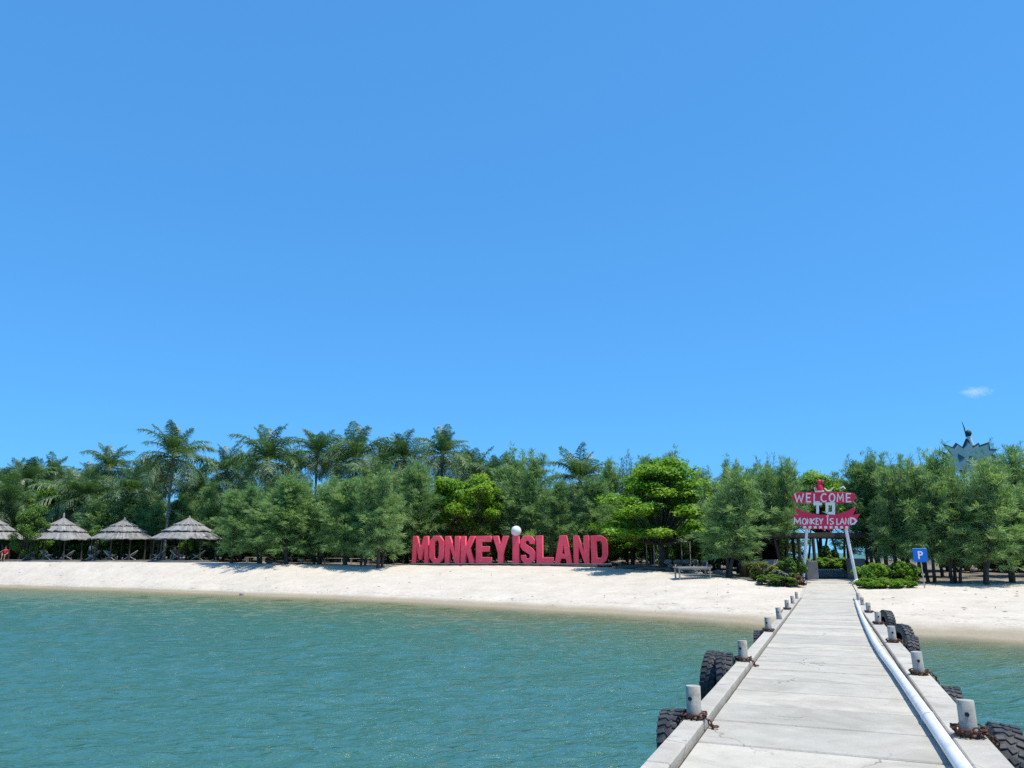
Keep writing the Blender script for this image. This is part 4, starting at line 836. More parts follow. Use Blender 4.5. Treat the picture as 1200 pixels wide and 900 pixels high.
# ---- undergrowth bushes
U1 = broadleaf(51, 2.4, 1.6, 22, 190, 0.17, M['shrub'], 0.04, 0.05, 0.8)
U2 = broadleaf(52, 2.4, 1.5, 22, 190, 0.17, M['almond'], 0.04, 0.05, 0.8)
for i, px in enumerate(range(-50, 730, 15)):
    D = dep_at(px) + 9 + rb.uniform(-1, 9); b0 = gp(px + rb.uniform(-5, 5), D); k = rb.uniform(0.8, 1.35)
    o = thing('understorey_bush', 'leafy bush in the shaded undergrowth behind the tree trunks' if i % 6 else 'bright sunlit bush in the undergrowth behind the tree trunks', 'bush', b0, rb.uniform(0, 6), 'undergrowth bushes' if i % 6 else 'bright undergrowth bushes')
    o.scale = (k, k, k * 1.1); tr, cr = (U1 if i % 6 else U2); link('stem', tr, o); link('foliage', cr, o)
for i, px in enumerate(list(range(735, 930, 15)) + list(range(1120, 1260, 14))):
    D = dep_at(px) + 14 + rb.uniform(0, 7); b0 = gp(px, D); k = rb.uniform(0.8, 1.3)
    o = thing('understorey_bush', 'dark bush in the shade far behind the wispy casuarina trunks', 'bush', b0, rb.uniform(0, 6), 'dark bushes behind the wispy casuarinas'); o.scale = (k, k, k); link('stem', U1[0], o); link('foliage', U1[1], o)

for i, px in enumerate(range(-60, 900, 20)):
    D = dep_at(px) + 34 + rb.uniform(-3, 5); b0 = gp(px + rb.uniform(-6, 6), D); k = rb.uniform(1.5, 2.2)
    o = thing('thicket_bush', 'tall dense bush in the far thicket closing the view between trunks', 'bush', b0, rb.uniform(0, 6), 'far thicket bushes'); o.scale = (k, k, k * 0.9); link('stem', U1[0], o); link('foliage', U1[1], o)
# ---- garden shrubs at the pier head
G1 = broadleaf(61, 1.4, 0.75, 26, 150, 0.13, M['shrub'], 0.03, 0.05, 0.8)
G2 = broadleaf(62, 1.4, 0.75, 26, 150, 0.14, M['croton'], 0.03, 0.05, 0.8)
G3 = broadleaf(63, 1.0, 0.75, 22, 130, 0.12, M['reddish'], 0.03, 0.05, 0.8)
G4 = broadleaf(64, 1.2, 0.7, 22, 130, 0.13, M['silver'], 0.03, 0.05, 0.8)
G5 = broadleaf(65, 0.9, 0.8, 30, 150, 0.11, M['almond'], 0.03, 0.05, 0.8)
G6 = broadleaf(66, 1.4, 0.8, 30, 150, 0.13, M['almond'], 0.03, 0.05, 0.8)
def shrub(p, px, D, top_y, rad, h0, r0, label):
    b0 = gp(px, D); ht = max(0.35, at_d(px, top_y, D).z - b0.z); o = thing('garden_shrub', label, 'shrub', b0, px, 'garden shrubs at the pier head')
    o.scale = (rad / r0, rad / r0, ht / h0); link('stem', p[0], o); link('foliage', p[1], o)
shrub(G2, 892, 46.6, 657, 0.85, 1.4, .75, 'yellow-leaved shrub at the outer corner of the bed opposite the pipe')
shrub(G1, 900, 44.6, 672, 0.75, 1.4, .75, 'green shrub in front of the yellow-leaved shrub')
shrub(G4, 911, 45.2, 668, 0.6, 1.2, .7, 'silvery pale shrub in the middle of the bed')
shrub(G4, 908, 47.2, 661, 0.55, 1.2, .7, 'small silvery shrub behind the yellow-leaved one')
shrub(G1, 926, 46.8, 651, 0.85, 1.4, .75, 'tall dark green shrub beside the splayed white pole')
shrub(G1, 916, 44.3, 675, 0.7, 1.4, .75, 'low green shrub at the sand edge below the silvery one')
shrub(G3, 929, 44.7, 675, 0.72, 1.0, .75, 'low reddish shrub against the pole footing')
shrub(G6, 1018, 45.6, 659, 0.85, 1.4, .8, 'round bright green shrub beside the pole on the pipe side')
shrub(G1, 1044, 46.4, 658, 0.85, 1.4, .75, 'dark green clipped shrub between the round shrub and parking sign')
shrub(G6, 1060, 45.9, 657, 0.7, 1.4, .8, 'sunlit upright shrub beside the parking sign post')
shrub(G5, 1016, 43.9, 678, 0.75, 0.9, .8, 'low bright ground shrub below the round bright shrub')
shrub(G5, 1034, 43.7, 678, 0.8, 0.9, .8, 'low spreading shrub in the middle of the pipe-side bed')
shrub(G5, 1053, 43.9, 679, 0.75, 0.9, .8, 'low bright ground shrub near the parking sign post')
shrub(G1, 1034, 46.8, 664, 0.7, 1.4, .75, 'shaded green shrub behind the low spreading shrub')
for i, px in enumerate((950, 962, 973, 985, 997)): shrub(G1 if i % 2 else G6, px, 56.5, 653, 0.95, 1.4, .75, ['dark hedge plant behind the white bench, at the post end', 'bright hedge plant behind the white bench, second from the post', 'hedge plant behind the middle of the white bench', 'flowering-height hedge plant behind the white bench, fourth from the post', 'hedge plant behind the white bench, at the pipe end'][i])
shrub(G1, 970, 60.0, 637, 0.75, 1.4, .75, 'tall bushy plant framed in the gateway beyond the hedge')
for i, px in enumerate((1003, 1014)): shrub(G1, px, 53.5, 655, 0.8, 1.4, .75, ['dark shrub beside the gate pier behind the splayed pole', 'dark shrub between the gate and the casuarina trunk'][i])
# ------------------------------------------------------------------ thatched huts
def tier(r0, z0, r1, z1, seed, n=150, thick=0.10):
    """ring of thatch from (r0,z0) at the eave up to (r1,z1), ragged at the bottom"""
    rs = np.random.RandomState(seed); rows = 7; V = []; T_ = []
    jz = np.convolve(rs.randn(n + 8), np.ones(3) / 3, 'same')[:n] * 0.07; jr = rs.randn(n) * 0.02; tn_ = np.clip(rs.randn(n) * 0.12, -.3, .3); sag = 0.10
    for j in range(rows):
        q = j / (rows - 1); r = r0 + (r1 - r0) * q; z = z0 + (z1 - z0) * q - sag * math.sin(PI * q) * (r0 - r1) * 0.3
        for k in range(n):
            a_ = 2 * PI * k / n; rk = r + jr[k] * (1 - q) + rs.randn() * 0.008; zk = z + (jz[k] if j == 0 else 0) + rs.randn() * 0.016
            V.append((rk * math.cos(a_), rk * math.sin(a_), zk)); T_.append(tn_[k] + rs.randn() * 0.07)
    for k in range(n):
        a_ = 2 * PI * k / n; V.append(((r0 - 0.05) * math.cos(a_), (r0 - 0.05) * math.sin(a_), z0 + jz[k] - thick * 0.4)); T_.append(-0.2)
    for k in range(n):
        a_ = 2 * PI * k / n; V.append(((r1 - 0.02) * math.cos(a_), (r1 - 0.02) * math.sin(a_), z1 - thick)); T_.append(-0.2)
    F4 = [(j * n + k, j * n + (k + 1) % n, (j + 1) * n + (k + 1) % n, (j + 1) * n + k) for j in range(rows - 1) for k in range(n)]
    b0 = rows * n; F4 += [(b0 + k, b0 + (k + 1) % n, (k + 1) % n, k) for k in range(n)] + [(b0 + n + k, b0 + n + (k + 1) % n, b0 + (k + 1) % n, b0 + k) for k in range(n)]
    return np_mesh('thatch_tier', np.array(V), np.array(F4), M['thatch'], {'tint': np.array(T_)}, False)
def hut(px, D, rad, apex_y, eave_y, label, seed, steep=False):
    b0 = gp(px, D); o = thing('thatched_hut', label, 'hut', b0, seed * 0.7, 'thatched beach huts'); za = at_d(px, apex_y, D).z - b0.z; ze = at_d(px, eave_y, D).z - b0.z; hr = za - ze
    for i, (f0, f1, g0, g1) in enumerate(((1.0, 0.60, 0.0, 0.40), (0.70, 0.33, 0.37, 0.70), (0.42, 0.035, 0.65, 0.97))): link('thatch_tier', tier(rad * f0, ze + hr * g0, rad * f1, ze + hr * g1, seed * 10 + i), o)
    mb = MB(); mb.lathe([(0.16, za - 0.30), (0.12, za - 0.1), (0.07, za + (0.42 if steep else 0.12)), (0.0, za + (0.5 if steep else 0.2))], 10); mb.obj('peak_cap', M['thatch'], o, True)
    for k in range(10):
        a_ = 2 * PI * k / 10 + 0.2; r_ = rad * 0.86; MB().tube([(r_ * math.cos(a_), r_ * math.sin(a_), -0.3), (r_ * 0.99 * math.cos(a_), r_ * 0.99 * math.sin(a_), ze + hr * 0.12)], [0.075, 0.06], 8).obj('post', M['dark_wood'], o, True)
    MB().tube([(0, 0, -0.3), (0, 0, za - 0.2)], [0.09, 0.06], 8).obj('centre_post', M['dark_wood'], o, True)
    for k in range(10):
        a_ = 2 * PI * k / 10 + 0.2; MB().tube([(rad * 0.95 * math.cos(a_), rad * 0.95 * math.sin(a_), ze - 0.06), (0.08 * math.cos(a_), 0.08 * math.sin(a_), za - 0.28)], 0.035, 6).obj('rafter', M['dark_wood'], o)
    mb = MB(); mb.lathe([(0, -0.3), (rad * 0.97, -0.3), (rad * 0.97, 0.10), (rad * 0.94, 0.13), (0, 0.13)], 40); mb.obj('floor_platform', M['dark_concrete'], o)
    return b0
HB = [hut(-12, 78, 3.1, 606, 632, 'thatched hut sheltering a person in red clothing', 1), hut(69.5, 76.5, 3.12, 606.5, 632.5, 'thatched hut with a tall pointed tuft on its peak', 2, True),
      hut(142, 75.5, 3.0, 608.5, 632, 'thatched hut with tree shadow on its roof, between two other huts', 3), hut(218.5, 71.5, 3.25, 606.5, 632, 'thatched hut next to the casuarina row, three clear roof tiers', 4)]
# loungers: crossed frame, sloping back
def lounger(p, rz, label):
    o = thing('beach_lounger', label, 'lounger', p, rz, 'wooden loungers under the huts')
    for y in (-0.28, 0.28):
        MB().tube([(-0.62, y, 0.02), (0.55, y, 0.88)], 0.03, 6).obj('back_rail', M['pale_wood'], o); MB().tube([(-0.45, y * 0.9, 0.55), (0.42, y * 0.9, 0.02)], 0.03, 6).obj('leg_rail', M['pale_wood'], o)
    for q in ((-0.58, 0.06), (0.52, 0.86)): MB().tube([(q[0], -0.3, q[1]), (q[0], 0.3, q[1])], 0.025, 6).obj('crossbar', M['pale_wood'], o)
    n_ = 8; vs = [(-0.44 + 0.97 * k / n_, y, 0.50 + (0.36 * k / n_) - 0.34 * math.sin(PI * k / n_) + dz) for dz in (0, 0.012) for k in range(n_ + 1) for y in (-0.27, 0.27)]
    fs = [(2 * k, 2 * k + 1, 2 * k + 3, 2 * k + 2) for k in range(n_)] + [(2 * (n_ + 1) + 2 * k + 2, 2 * (n_ + 1) + 2 * k + 3, 2 * (n_ + 1) + 2 * k + 1, 2 * (n_ + 1) + 2 * k) for k in range(n_)]
    mb = MB(); mb.add(vs, fs); mb.obj('sling_seat', M['canvas'], o)
k = 0
for hb, nm in zip(HB, ('under the hut with the person in red', 'under the tuft-peaked hut', 'under the shadow-dappled middle hut', 'under the hut next to the casuarinas')):
    for x, y, rz in ((-1.7, -1.7, 0.1), (0.1, -2.2, 3.0), (1.7, -1.5, 0.3)):
        lounger(hb + Vector((x, y, 0.135)), rz, 'wooden sling lounger ' + nm); k += 1
# ------------------------------------------------------------------ people (small, in the hut shade)
def skin(name, J, edges, rad, mat, parent, root=0):
    me = bpy.data.meshes.new(name); me.from_pydata(J, edges, []); me.update(); me.materials.append(mat); o = link(name, me, parent)
    md = o.modifiers.new('s', 'SKIN'); sv = me.skin_vertices
    if not sv: 
        bm = bmesh.new(); bm.from_mesh(me); bm.verts.layers.skin.verify(); bm.to_mesh(me); bm.free(); sv = me.skin_vertices
    for v, r_ in zip(sv[0].data, rad): v.radius = (r_, r_) if not hasattr(r_, '__len__') else r_
    sv[0].data[root].use_root = True; sb = o.modifiers.new('d', 'SUBSURF'); sb.levels = 2; sb.render_levels = 2; md.use_smooth_shade = True; return o
def person(p, rz, label, shirt, seated):
    o = thing('person', label, 'person', p, rz)
    hip = 0.47 if seated else 0.92; J = [(0, 0, hip), (0, 0.02, hip + .25), (0, 0, hip + .45), (0, -.01, hip + .56), (0, -.03, hip + .66), (0, -.03, hip + .80)]; E_ = [(0, 1), (1, 2), (2, 3), (3, 4), (4, 5)]; rad = [.13, .125, .14, .055, .085, .07]
    for sd in (-1, 1):
        b_ = len(J)
        J += [(sd * .18, 0, hip + .47), (sd * .24, -.02, hip + .20), (sd * .20, -.2, hip + .08) if seated else (sd * .26, -.08, hip - .05), (sd * .16, -.30, hip + .06) if seated else (sd * .25, -.12, hip - .14)]
        E_ += [(2, b_), (b_, b_ + 1), (b_ + 1, b_ + 2), (b_ + 2, b_ + 3)]; rad += [.06, .045, .035, .03]
        b_ = len(J)
        J += [(sd * .10, -.02, hip - .04), (sd * .12, -.42, hip + .02) if seated else (sd * .11, -.02, .5), (sd * .12, -.46, .09) if seated else (sd * .11, .02, .08), (sd * .13, -.62, .035) if seated else (sd * .12, -.15, .035)]
        E_ += [(0, b_), (b_, b_ + 1), (b_ + 1, b_ + 2), (b_ + 2, b_ + 3)]; rad += [.095, .065, .045, .035]
    skin('body', J, E_, rad, M['skin'], o)
    SJ = [J[0], J[1], J[2], J[3]]; SE = [(0, 1), (1, 2), (2, 3)]; SR = [.155, .145, .158, .07]
    for sd, i in ((-1, 6), (1, 14)): b_ = len(SJ); SJ += [J[i], tuple(Vector(J[i]).lerp(Vector(J[i + 1]), .75))]; SE += [(2, b_), (b_, b_ + 1)]; SR += [.078, .062]
    skin('shirt', SJ, SE, SR, shirt, o)
    SJ = [J[0]]; SE = []; SR = [.158]
    for i in (10, 18): b_ = len(SJ); SJ += [J[i], tuple(Vector(J[i]).lerp(Vector(J[i + 1]), .8))]; SE += [(0, b_), (b_, b_ + 1)]; SR += [.115, .088]
    skin('shorts', SJ, SE, SR, M['cloth_navy'], o)
    mb = MB(); mb.lathe([(0.098 * math.cos(R(a_)), 0.105 * math.sin(R(a_))) for a_ in range(-20, 91, 15)], 14, Matrix.Translation((0, -.01, hip + .77))); mb.obj('hair', M['hair'], o, True)
def stool(p, label):
    o = thing('stool', label, 'stool', p, 0.3); mb = MB(); mb.box((0, 0, .36), (.42, .38, .04), None, .01); mb.obj('seat', M['dark_wood'], o)
    for x in (-.16, .16):
        for y in (-.14, .14): MB().tube([(x, y, 0), (x * .9, y * .9, .35)], .022, 6).obj('leg', M['dark_wood'], o)
for px, D, seated, lb, cl, sl_ in ((6, 76.6, True, 'person in bright red shirt seated under the cut-off hut', 'cloth_red', 'small stool under the person in red'), (106.5, 75.6, False, 'person in a white shirt standing between two huts', 'cloth_white', None),
                              (205, 69.6, True, 'person in a rust-coloured shirt seated under the hut next to the casuarinas', 'cloth_rust', 'small stool under the person in rust-coloured shirt')):
    q = gp(px, D); q.z += 0.135 if px != 106.5 else 0.0
    person(q, random.Random(px).uniform(-.5, .5), lb, M[cl], seated)
    if sl_: stool(q + Vector((0, 0.02, 0)), sl_)

# ------------------------------------------------------------------ table on the sand
D = 47.6; c = gp(810.5, D); w = px_x(829, D) - px_x(788, D)
tb = thing('wooden_table', 'low grey wooden table standing on the sand by the many-stemmed tree', 'table', c, 0.10)
for k in range(5): mb = MB(); mb.box((0, -.42 + k * .21, .66 + rp.uniform(-.004, .004)), (w, .2, .045), None, .008); mb.obj('plank', M['wood'], tb)
for y in (-.5, .5): mb = MB(); mb.box((0, y * .93, .585), (w * .94, .05, .09), None, .006); mb.obj('rail', M['wood'], tb)
for x in (-w / 2 + .12, w / 2 - .12):
    for y in (-.45, .45): mb = MB(); mb.box((x, y * .9, .24), (.08, .08, .62), None, .008); mb.obj('leg', M['wood'], tb)
mb = MB(); mb.tube([(w / 2 - .05, .35, .6), (w / 2 + .02, .38, .95)], .035, 6); mb.obj('end_stake', M['wood'], tb)

# ------------------------------------------------------------------ parking sign
D = 43.2; c = gp(1078, D); ps = thing('parking_sign', 'square blue parking sign with a white P on a thin grey post', 'sign', c, -0.15); zt = at_d(1078, 642.5, D).z - c.z; zl = at_d(1078, 658.5, D).z - c.z; w = px_x(1085.5, D) - px_x(1069.5, D)
MB().tube([(0.08, 0.06, -.3), (0, 0.05, zt - .05)], .03, 8).obj('post', M['galv'], ps, True)
mb = MB(); mb.box((0, 0, (zt + zl) / 2), (w, .03, zt - zl), None, .01); pn_ = mb.obj('panel', M['blue'], ps)
zc = (zt + zl) / 2; hh = (zt - zl) * .58; PO = [(-.35, 0), (-.35, 1), (.12, 1)] + arc(.12, .72, .30, .28, 80, -80, 8) + [(.12, .44), (-.12, .44), (-.12, 0)]; PI_ = [(-.12, .62), (.1, .62)] + arc(.1, .72, .11, .10, -70, 70, 5) + [(.1, .82), (-.12, .82)]
o = link('letter', fill_mesh('letter', [[(x * hh * .8, y * hh) for x, y in PO], [(x * hh * .8, y * hh) for x, y in PI_]], .012, M['white']), pn_, (0, -.028, zc - hh / 2))

# ------------------------------------------------------------------ gate pavilion, kiosk, bench
fl = deck_z(51.5)
def gxy(px, D): return Vector((px_x(px, D), D, 0))
gt = thing('gate_pavilion', 'dark flat-roofed gate shelter behind the welcome sign at the pier head', 'shelter', (*gxy(966, 51.5).xy, 1.1))
def gl(px, D): return px_x(px, D) - px_x(966, 51.5), D - 51.5
zr = at_d(966, 629, 51.5).z - 1.1; x0 = gl(888, 51.5)[0]; x1 = gl(1024, 51.5)[0]
mb = MB(); mb.box(((x0 + x1) / 2, 1.6, zr + .17), (x1 - x0, 3.9, .16), None, .02); mb.obj('roof', M['dark_wood'], gt)
mb = MB(); mb.box(((x0 + x1) / 2, -.3, zr + .02), (x1 - x0 - .1, .12, .18), None, .015); mb.obj('front_beam', M['dark_wood'], gt)
mb = MB(); mb.box(((x0 + x1) / 2, 3.4, zr + .02), (x1 - x0 - .1, .12, .18), None, .015); mb.obj('rear_beam', M['dark_wood'], gt)
for px, y in ((889.5, -.3), (935, -.3), (952, -.3), (1018, -.3), (889.5, 3.4), (952, 3.4), (1020, 3.4)):
    MB().tube([(gl(px, 51.5)[0], y, -.3), (gl(px, 51.5)[0], y, zr - .06)], .10, 10).obj('post', M['dark_wood'], gt, True)
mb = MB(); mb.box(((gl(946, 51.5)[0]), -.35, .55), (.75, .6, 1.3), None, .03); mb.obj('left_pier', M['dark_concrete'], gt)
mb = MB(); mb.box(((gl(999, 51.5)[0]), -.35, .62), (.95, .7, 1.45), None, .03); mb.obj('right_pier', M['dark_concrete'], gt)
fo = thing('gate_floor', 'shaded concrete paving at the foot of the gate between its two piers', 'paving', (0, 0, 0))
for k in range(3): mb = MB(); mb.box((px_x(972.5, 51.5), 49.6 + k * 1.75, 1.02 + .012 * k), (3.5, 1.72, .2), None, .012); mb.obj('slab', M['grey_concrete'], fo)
c = gxy(972.5, 54.4); bn = thing('bench', 'long white-topped concrete bench closing the end of the gateway', 'bench', (c.x, c.y, 1.08)); zt = at_d(972, 666.8, 54.2).z - 1.08; w = px_x(993, 54.4) - px_x(951, 54.4)
mb = MB(); mb.box((0, 0, zt - .05), (w, .55, .10), None, .015); mb.obj('seat', M['white'], bn)
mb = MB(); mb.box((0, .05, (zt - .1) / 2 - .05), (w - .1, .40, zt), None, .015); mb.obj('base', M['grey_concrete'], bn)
# kiosk
D = 56.0; c = gxy(893, D); zk = ground(c.x, c.y); ks = thing('kiosk', 'black-walled kiosk with a pale counter under the trees', 'kiosk', (c.x, c.y, zk)); w = px_x(914, D) - px_x(874, D); zt = at_d(893, 627, D).z - zk; zc = at_d(893, 655.5, D).z - zk
mb = MB(); mb.box((0, 2.2, zt / 2), (w, .12, zt), None, .01); mb.obj('back_wall', M['tarp'], ks)
for sx_ in (-1, 1): mb = MB(); mb.box((sx_ * w / 2, 1.1, zt / 2), (.1, 2.2, zt), None, .01); mb.obj('side_wall', M['tarp'], ks)
mb = MB(); mb.box((0, 1.0, zt + .06), (w + .5, 3.2, .12), None, .02); mb.obj('roof', M['dark_wood'], ks)
mb = MB(); mb.box((w * .1, .1, zc / 2 - .02), (w * .8, .5, zc), None, .02); mb.obj('counter', M['white'], ks)
mb = MB(); mb.box((0, .25, zt - .35), (w - .2, .03, .7), None, .01); mb.obj('hanging_panel', M['tarp'], ks)
# bins and a cone-like orange box near the kiosk
D = 53.5; c = gp(882, D)
bi = thing('blue_bin', 'blue plastic bin standing beside the kiosk counter', 'bin', c)
mb = MB(); mb.lathe([(0, 0), (.24, 0), (.30, .72), (.33, .73), (.33, .78), (.28, .78), (.26, .4), (0, .4)], 18); mb.obj('bucket', M['blue'], bi, True)
mb = MB(); mb.lathe([(.345, .781), (.345, .83), (.2, .91), (0, .93)], 18); mb.obj('lid', M['pvc'], bi, True)
c = gp(873, D); bi = thing('orange_crate', 'orange slatted crate standing upright next to the blue bin', 'crate', c, .2)
for k in range(4): mb = MB(); mb.box((-.27 + .18 * k, 0, .5), (.14, .04, 1.0), None, .008); mb.obj('slat', M['orange'], bi)
for z in (.15, .85): mb = MB(); mb.box((0, .05, z), (.72, .05, .1), None, .008); mb.obj('rail', M['orange'], bi)
mb = MB(); mb.box((0, .3, .06), (.72, .46, .06), None, .008); mb.obj('base', M['dark_wood'], bi)

# ------------------------------------------------------------------ spiky teal board with mast on a tower behind the trees
D = 62.0; cx, cy = 1151, 541; c = gp(cx, D); tw = thing('starburst_board', 'faded teal spiky starburst board with a mast, showing above the trees', 'sign', c)
zc = at_d(cx, cy, D).z - c.z; px_m = px_x(1, D) - px_x(0, D)
out_ = [(1117, 528), (1130, 533), (1120.5, 519), (1132, 523.5), (1136.5, 518), (1144, 523.5), (1150, 512.5), (1157, 522.5), (1164, 518), (1165, 521), (1177, 517), (1177, 525.5), (1185.5, 525.5), (1179, 532), (1187, 538), (1179, 541), (1184, 549), (1172, 549), (1172, 558), (1162, 552), (1156, 561), (1149, 553), (1140, 561), (1137, 551), (1125, 556), (1127, 546), (1118, 540.5), (1126, 537)]
ol = [((x - cx) * px_m, zc - (y - cy) * px_m) for x, y in out_]; il = [((x - cx) * px_m * .9, zc - (y - cy + 0.5) * px_m * .88) for x, y in out_]
link('backing_board', fill_mesh('backing_board', [ol], .12, M['outline']), tw); link('face_board', fill_mesh('face_board', [il], .06, M['teal']), tw, (0, -.065, 0))
tri = [(1136.5, 531.5), (1144, 536), (1138, 539)]; link('emblem', fill_mesh('emblem', [[((x - cx) * px_m, zc - (y - cy) * px_m) for x, y in tri]], .03, M['outline']), tw, (0, -.1, 0))
mb = MB(); mb.torus(Matrix.Translation(((1151.5 - cx) * px_m, -.09, zc + 4.8 * px_m)) @ Matrix.Rotation(PI / 2, 4, 'X'), .13, .035, 12, 5); mb.obj('emblem', M['outline'], tw)
for x in (-1.3, 1.3): MB().tube([(x, .3, -.3), (x, .25, zc + 1.0)], .12, 8).obj('tower_leg', M['galv'], tw)
MB().tube([(-1.3, .28, zc - 2), (1.3, .28, zc - 3.2)], .06, 6).obj('brace', M['galv'], tw)
mb = MB(); mb.box(((1154.5 - cx) * px_m, .05, zc + 25.5 * px_m), (.28, .24, .95), Matrix.Rotation(-.3, 3, 'Y'), .08); mb.obj('statue_body', M['white'], tw)
mb = MB(); mb.lathe([(.235 * math.cos(R(a_)), .27 * math.sin(R(a_))) for a_ in range(-90, 91, 15)], 14, Matrix.Translation(((1153 - cx) * px_m, 0, zc + 34.5 * px_m))); mb.obj('statue_head', M['outline'], tw, True)
MB().tube([((1150 - cx) * px_m, 0, zc + 30 * px_m), ((1148.5 - cx) * px_m, 0, zc + 42 * px_m), ((1146.6 - cx) * px_m, 0, zc + 49 * px_m)], [.06, .045, .015], 6).obj('mast', M['outline'], tw)

# ------------------------------------------------------------------ rocks, logs, clutter
def rock_mesh(seed):
    bm = bmesh.new(); bmesh.ops.create_icosphere(bm, subdivisions=2, radius=1); r_ = random.Random(seed)
    for v in bm.verts: v.co *= r_.uniform(.78, 1.12); v.co.z *= .7
    me = bpy.data.meshes.new('rock'); bm.to_mesh(me); bm.free(); me.materials.append(M['rock']); return me
RK = [rock_mesh(i) for i in range(4)]
for i in range(24):
    px = rb.uniform(716, 860); D = dep_at(px) + rb.uniform(2.5, 9); c = gp(px, D); k = rb.uniform(.15, .42); o = link('rock', RK[i % 4], None, c, (rb.uniform(-.3, .3), rb.uniform(-.3, .3), rb.uniform(0, 6)), (k * 1.3, k, k)); tag(o, 'grey rock scattered under the bright green trees', 'rock', 'rocks under the bright green trees')
for i, (px, py, k) in enumerate(((283, 696.5, .16),)): c = at_z(px, py, 0.02); o = link('rock', RK[i], None, c, None, (k, k, k)); tag(o, 'small pale rock at the edge of the water', 'rock')
def log(px, D, L, rz, r_, label, lift=.1):
    c = gp(px, D) + Vector((0, 0, lift)); d = Vector((math.cos(rz), math.sin(rz), rb.uniform(-.02, .05))) * L / 2; o = MB().tube([c - d, c - d * .3 + Vector((0, 0, .08)), c + d * .4, c + d], [r_, r_ * .95, r_ * .8, r_ * .5], 8).obj('driftwood_log', M['pale_bark'], None, True); tag(o, label, 'log', 'driftwood logs under the trees')
log(745, 57, 3.2, .2, .14, 'long grey driftwood log lying beside the letter D'); log(762, 55, 2.2, -.4, .10, 'short grey driftwood log under the tiered tree'); log(822, 53, 2.6, .9, .09, 'driftwood log behind the grey table', .25); log(730, 58.5, 2.0, 1.2, .12, 'driftwood log leaning by the low spreading tree', .3)
log(326, 65, 1.8, .1, .10, 'driftwood log in the sunlit gap of the casuarinas'); log(470, 61.5, 1.5, -.2, .06, 'thin branch on the sand before the letter M', .04)
# canvas awning and low wall under the bright tree
c = gp(783, 57.5); aw = thing('canvas_awning', 'small grey canvas awning on poles behind the tiered green tree', 'awning', c, .15)
mb = MB(); vs = [(-1.4 + 2.8 * i / 6, -.9 + 1.8 * j / 4, 1.95 + .22 * j / 4 - .12 * math.sin(PI * i / 6) + .03 * math.sin(i * 2.1 + j) + dz) for dz in (0, .015) for i in range(7) for j in range(5)]
fs = [(i * 5 + j + b, (i + 1) * 5 + j + b, (i + 1) * 5 + j + 1 + b, i * 5 + j + 1 + b) for b in (0, 35) for i in range(6) for j in range(4)]; mb.add(vs, fs); mb.obj('canvas_sheet', M['canvas'], aw, True)
for x in (-1.35, 1.35):
    for y in (-.85, .85): MB().tube([(x, y, -.2), (x, y, 2.0 + .2 * (y > 0))], .04, 6).obj('pole', M['pale_wood'], aw)
c = gp(806, 55.5); lw = thing('rubble_wall', 'low broken stone wall in the shade behind the table', 'wall', c, -.1)
for i in range(15):
    k = .26; o = link('stone', RK[i % 4], lw, (-1.4 + (i % 5) * .62 + .2 * (i // 5 % 2), rb.uniform(-.1, .1), .12 + .30 * (i // 5)), (0, 0, rb.uniform(0, 6)), (k * 1.25, k, k))
for i, (px, D) in enumerate(((300, 67.5), (345, 66), (391, 67), (422, 65.5))):
    c = gp(px, D); o = thing('slatted_bench', 'weathered slatted bench in the shade behind the casuarina trunks', 'bench', c, rb.uniform(-.3, .3), 'benches under the casuarinas')
    for k in range(3): mb = MB(); mb.box((0, -.18 + k * .18, .45), (1.7, .14, .04), None, .006); mb.obj('slat', M['pale_wood'], o)
    for x in (-.7, .7): mb = MB(); mb.box((x, 0, .2), (.07, .45, .46), None, .006); mb.obj('leg', M['pale_wood'], o)

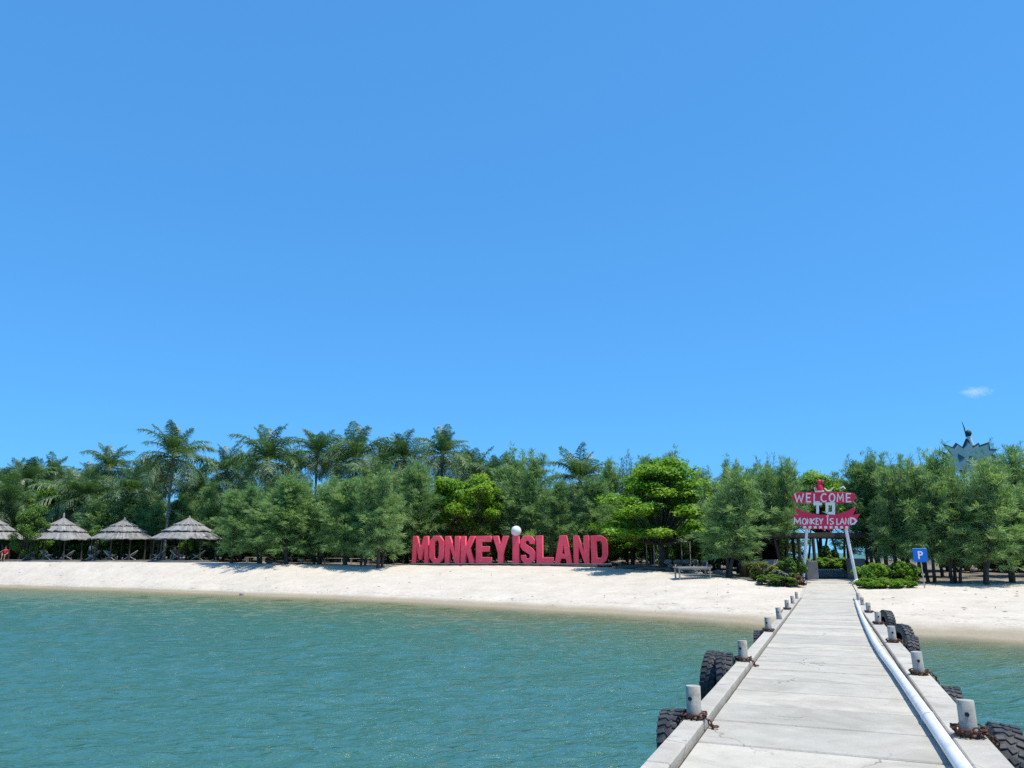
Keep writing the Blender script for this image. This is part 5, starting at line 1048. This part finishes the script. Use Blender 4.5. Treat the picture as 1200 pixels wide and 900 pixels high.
# ------------------------------------------------------------------ scattered bits on the sand
mb = MB(); rd_ = random.Random(9)
for i in range(420):
    j = rd_.randrange(len(cols)); q = rd_.random() ** 0.8 * 0.98; w_ = shore_pts[j]; D, z = interp(UPPER, cols[j]); u_ = Vector((px_x(cols[j], D), D, z)); p = w_.lerp(u_, q)
    if abs(p.dot(l2)) < 1.9: continue
    p.z = ground(p.x, p.y) + 0.012; a_ = rd_.uniform(0, 6.28); L = rd_.choice((0.025, 0.04, 0.06, 0.12)) * rd_.uniform(.7, 1.3); d = Vector((math.cos(a_), math.sin(a_), 0)) * L
    mb.tube([p - d, p + Vector((0, 0, 0.02)), p + d * 0.9], [0.006, 0.01 + L * .06, 0.004], 5)
struct(mb.obj('beach_debris', M['pale_bark']), 'stuff')
# ------------------------------------------------------------------ small cloud
m, t, o = nodes('cloud_vapour'); tc = N(t, 'ShaderNodeTexCoord'); nz = N(t, 'ShaderNodeTexNoise', i_Scale=1.7, i_Detail=6.0, i_Roughness=0.6); t.links.new(tc.outputs['Object'], nz.inputs[0])
ln_ = N(t, 'ShaderNodeVectorMath', operation='LENGTH'); t.links.new(tc.outputs['Object'], ln_.inputs[0])
sb = N(t, 'ShaderNodeMath', operation='SUBTRACT'); t.links.new(nz.outputs[0], sb.inputs[0]); mu = N(t, 'ShaderNodeMath', operation='MULTIPLY'); t.links.new(ln_.outputs['Value'], mu.inputs[0]); mu.inputs[1].default_value = 0.5; t.links.new(mu.outputs[0], sb.inputs[1])
rr2 = N(t, 'ShaderNodeMapRange'); rr2.inputs['From Min'].default_value = 0.08; rr2.inputs['From Max'].default_value = 0.5; rr2.inputs['To Max'].default_value = 0.013; t.links.new(sb.outputs[0], rr2.inputs[0])
pv = N(t, 'ShaderNodeVolumePrincipled'); pv.inputs['Color'].default_value = (0.97, 0.97, 0.98, 1); pv.inputs['Anisotropy'].default_value = 0.2; t.links.new(rr2.outputs[0], pv.inputs['Density']); t.links.new(pv.outputs[0], o.inputs['Volume'])
bm = bmesh.new(); bmesh.ops.create_icosphere(bm, subdivisions=3, radius=1); me = bpy.data.meshes.new('cloud'); bm.to_mesh(me); bm.free(); me.materials.append(m)
c = at_d(1143, 459, 2600); cl = struct(link('cloud', me, None, c, (0, .06, 0), (62, 50, 24)))
